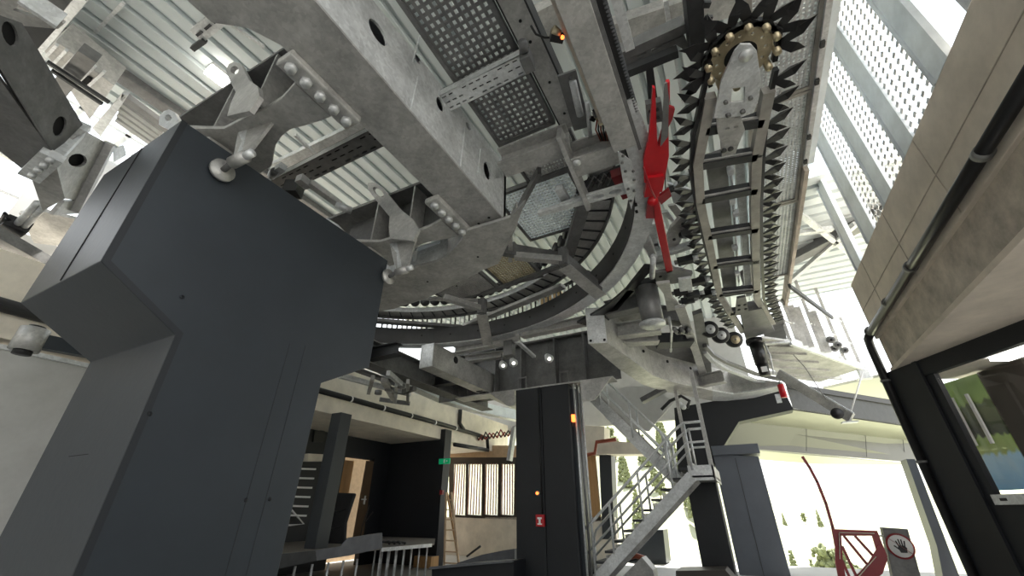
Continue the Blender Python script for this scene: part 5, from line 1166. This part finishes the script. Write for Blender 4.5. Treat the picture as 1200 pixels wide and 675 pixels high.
# ================================================================== OUTSIDE GATE AND SIGN
t = thing('barrier_gate', P(1008, 650, y=11), 'dark red barrier gate with slanted bars and a long curved antenna-like tip', 'gate')
yB = 12.0
def g3(u, v): return P(u, v, y=yB)
fr = [g3(978, 620), g3(1028, 622), g3(1040, 652), g3(1036, 668), g3(1015, 690), g3(985, 690), g3(979, 660)]
inn = [g3(986, 628), g3(1022, 628), g3(1028, 648), g3(1006, 672), g3(992, 680), g3(988, 660)]
MB().prism(fr, (0, .06, 0), holes=[inn]).build('frame', redd, t)
for (a, b) in (((987, 640), (1003, 674)), ((989, 628), (1016, 661)), ((1002, 628), (1024, 652)), ((986, 655), (996, 677))):
    MB().bar(g3(*a)+Y*.03, g3(*b)+Y*.03, .05, .05, up=Y).build('slanted_bar', redd, t)
MB().prism([g3(1030, 638), g3(1040, 655), g3(1034, 672), g3(1008, 692), g3(998, 690)], (0, -.03, 0)).build('corner_plate', redd, t)
for a, b in (((983, 624), (1024, 625)), ((983, 625), (984, 655)), ((1026, 652), (1000, 682))): MB().bar(g3(*a)-Y*.04, g3(*b)-Y*.04, .01, .05, up=Y).build('reflective_strip', concl, t)
q = [g3(*p)+Y*.03 for p in ((980, 640), (976, 618), (968, 590), (958, 565), (949, 548), (941, 536))]
g = MB()
for a, b in zip(q, q[1:]): g.bar(a, b+(b-a).normalized()*.02, .05, .10, up=Y)
g.build('curved_tip', redd, t)
t = thing('sign_post', P(1055, 650, y=yB), 'grey post with a round no-touching hand sign beside the red gate', 'sign')
MB().prism([g3(1034, 618), g3(1064, 620), g3(1086, 700), g3(1052, 700)], (0, .25, 0)).build('pillar', galvd, t, bevel=.01)
sc = P(1055, 640, y=yB-.02); R0 = .22
MB().cyl(sc, sc-Y*.01, R0, n=32).build('sign_rim', redd, t); MB().cyl(sc-Y*.01, sc-Y*.014, R0*.86, n=32).build('sign_face', white, t)
h = MB(); hc = sc-Y*.02+Vector((.02, 0, -.03))
h.prism([hc+Vector((x, 0, z)) for x, z in ((-.05, -.08), (.05, -.08), (.07, 0), (.05, .04), (-.05, .04), (-.07, 0))], (0, .004, 0))
for k, (x, L_) in enumerate(((-.045, .09), (-.015, .12), (.015, .115), (.045, .09))): h.bar(hc+Vector((x, .002, .03)), hc+Vector((x*1.5, .002, .03+L_)), .004, .022, up=X)
h.bar(hc+Vector((-.05, .002, -.03)), hc+Vector((-.12, .002, .04)), .004, .024, up=X)
h.build('hand_symbol', black, t)
MB().bar(sc-Y*.03+Vector((-.16, 0, .14)), sc-Y*.03+Vector((.16, 0, -.14)), .004, .03, up=Y).build('red_slash', redd, t)
for v in (628, 648): MB().cyl(g3(1026, v)+Y*.05, g3(1038, v)+Y*.05, .015).build('hinge', galvl, t)
# grey far post at right of the gate opening
tag(MB().prism(PP([(1062, 538), (1072, 538), (1130, 690), (1108, 690), (1098, 640)], y=13.5), (0, .5, 0)).build('gate_post', navyl), 'blue-grey post at the right side of the open gate', 'post')
# ================================================================== LANDSCAPE
def terrain(x0, x1, y0, y1, nx, ny, fn):
    vs = []; fs = []
    for j in range(ny+1):
        for i in range(nx+1):
            x = x0+(x1-x0)*i/nx; y = y0+(y1-y0)*j/ny; vs.append((x, y, fn(x, y)))
    for j in range(ny):
        for i in range(nx): a = j*(nx+1)+i; fs.append((a, a+1, a+nx+2, a+nx+1))
    return MB().add(vs, fs, True)
def hz(x, y):
    r = math.hypot(x, y); k = min(1, max(0, (-x/max(y, 1)+.02)/.12)); k = k*k*(3-2*k)
    base = -.35-min(max(0, y-19), 60)*.16*(1-k)-min(max(0, y-19), 30)*.08*k
    return base+k*max(0, r-55)*.30+(1-k)*max(0, r-95)*.085+1.0*math.sin(x*.03+y*.02)*min(1, max(0, r-40)/80)
m = terrain(-260, 260, 18.9, 420, 60, 60, hz)
struct(m.build('ground', meadow))
struct(MB().box(-60, 60, -60, 18.9, -.9, -.32).build('ground', floorm))
def tree_mesh(seed, conifer):
    random.seed(seed); g = MB()
    def blob(c, r):
        vs = []; fs = []; n = 7
        for j in range(1, 5):
            for i in range(n):
                th_ = math.pi*j/5; ph = 2*math.pi*i/n+j; rr = r*random.uniform(.75, 1.2)
                vs.append(c+Vector((rr*math.sin(th_)*math.cos(ph), rr*math.sin(th_)*math.sin(ph), rr*math.cos(th_)*1.0)))
        vs += [c+Z*r, c-Z*r]; k = len(vs)
        for j in range(3):
            for i in range(n): a = j*n+i; b = j*n+(i+1) % n; fs.append((a, b, b+n, a+n))
        for i in range(n): fs.append((k-2, i, (i+1) % n)); fs.append((k-1, 3*n+(i+1) % n, 3*n+i))
        g.add(vs, fs)
    if conifer:
        for j in range(11):
            f_ = j/11; rr = 1.5*(1-f_)+.1; zz = 1.0+8*f_
            for k in range(9): a = k*.7+j; blob(Vector((rr*.7*math.cos(a), rr*.7*math.sin(a), zz+random.uniform(-.25, .25))), .16+rr*.17)
    else:
        for k in range(150):
            a = random.uniform(0, 6.28); r = random.uniform(0, 2.0); zz = random.uniform(2, 7); s_ = 1-abs(zz-4.3)/4.5
            blob(Vector((r*s_*math.cos(a), r*s_*math.sin(a), zz)), random.uniform(.22, .42))
    return g
protos = []
for k in range(4):
    g = tree_mesh(k, k % 2 == 0); me = g
    e = thing('conifer' if k % 2 == 0 else 'leafy_tree', (0, 0, 0), '', 'tree'); tr = MB().cyl((0, 0, -1), (0, 0, 4), .18, .08, n=8).build('trunk', bark, e); cr = g.build('crown', leaf, e); protos.append(e)
spots = [(913, 64, .62, 0, ''), (923, 70, .55, 1, ''), (933, 62, .5, 2, ''), (950, 60, .78, 3, ''), (964, 60, .72, 1, ''), (978, 66, .6, 3, ''), (943, 74, .6, 2, ''), (916, 190, .5, 0, ''), (940, 196, .55, 1, ''), (957, 190, .62, 2, '')]
for k in range(18):
    u = 718+(k*37 % 100); dd_ = 62+(k*53 % 60); spots.append((u, dd_, .42+.008*(dd_-60)+(k % 3)*.08, [0, 2, 0, 1][k % 4], ''))
used = set()
for i, (u, dist, s_, k, _) in enumerate(spots):
    r = ray(u, 600); d2 = Vector((r.x, r.y, 0)).normalized()*dist; z = hz(d2.x, d2.y)
    lb_ = (['leftmost pale tree', 'second pale tree from the left', 'third pale tree from the left', 'fourth pale tree from the left', 'fifth pale tree from the left', 'rightmost pale tree', 'small tree behind the middle of the group', 'leftmost tiny distant tree', 'middle tiny distant tree', 'rightmost tiny distant tree'][i]+' beyond the open gate at the bottom right') if i < 10 else 'sunlit hillside tree seen behind the stairs between the posts'
    if k not in used: e = protos[k]; e['label'] = lb_; used.add(k)
    else: e = copy_tree(protos[k], (0, 0, 0), lb_)
    e['group'] = 'trees beyond the open gate' if i < 10 else 'trees behind the stairs'
    e.location = (d2.x, d2.y, z-.3); e.scale = (s_,)*3; e.rotation_euler.z = i
# ================================================================== LIGHT
wd = bpy.data.worlds.new('world'); scene.world = wd; wd.use_nodes = True; N = wd.node_tree.nodes; L = wd.node_tree.links
bg = N['Background']; tc = N.new('ShaderNodeTexCoord'); sp = N.new('ShaderNodeSeparateXYZ'); L.new(tc.outputs['Generated'], sp.inputs[0])
cr = N.new('ShaderNodeValToRGB'); L.new(sp.outputs['Z'], cr.inputs[0])
cr.color_ramp.elements[0].position = 0; cr.color_ramp.elements[0].color = (1, .98, .94, 1)
cr.color_ramp.elements[1].position = .6; cr.color_ramp.elements[1].color = (.86, .93, 1, 1)
L.new(cr.outputs[0], bg.inputs[0]); bg.inputs[1].default_value = 2.0
sd = bpy.data.lights.new('sun', 'SUN'); sd.energy = 16; sd.angle = math.radians(1.5); sd.color = (1, .96, .88)
so = bpy.data.objects.new('sun', sd); COL.objects.link(so); so.rotation_euler = Vector((-.05, -.40, -.9)).to_track_quat('-Z', 'Y').to_euler()
def area(nm, loc, size, e_, col=(1, .97, .92), aim=(0, 0, -1)):
    l = bpy.data.lights.new(nm, 'AREA'); l.energy = e_; l.size = size; l.color = col; o = bpy.data.objects.new(nm, l); COL.objects.link(o)
    o.location = loc; o.rotation_euler = Vector(aim).to_track_quat('-Z', 'Y').to_euler(); return o
vs_ = scene.view_settings; vs_.view_transform = 'Standard'; vs_.look = 'None'; vs_.exposure = 0.2; vs_.gamma = 1; vs_.use_curve_mapping = False
for o in bpy.data.objects:
    if '_w' in o: del o['_w']
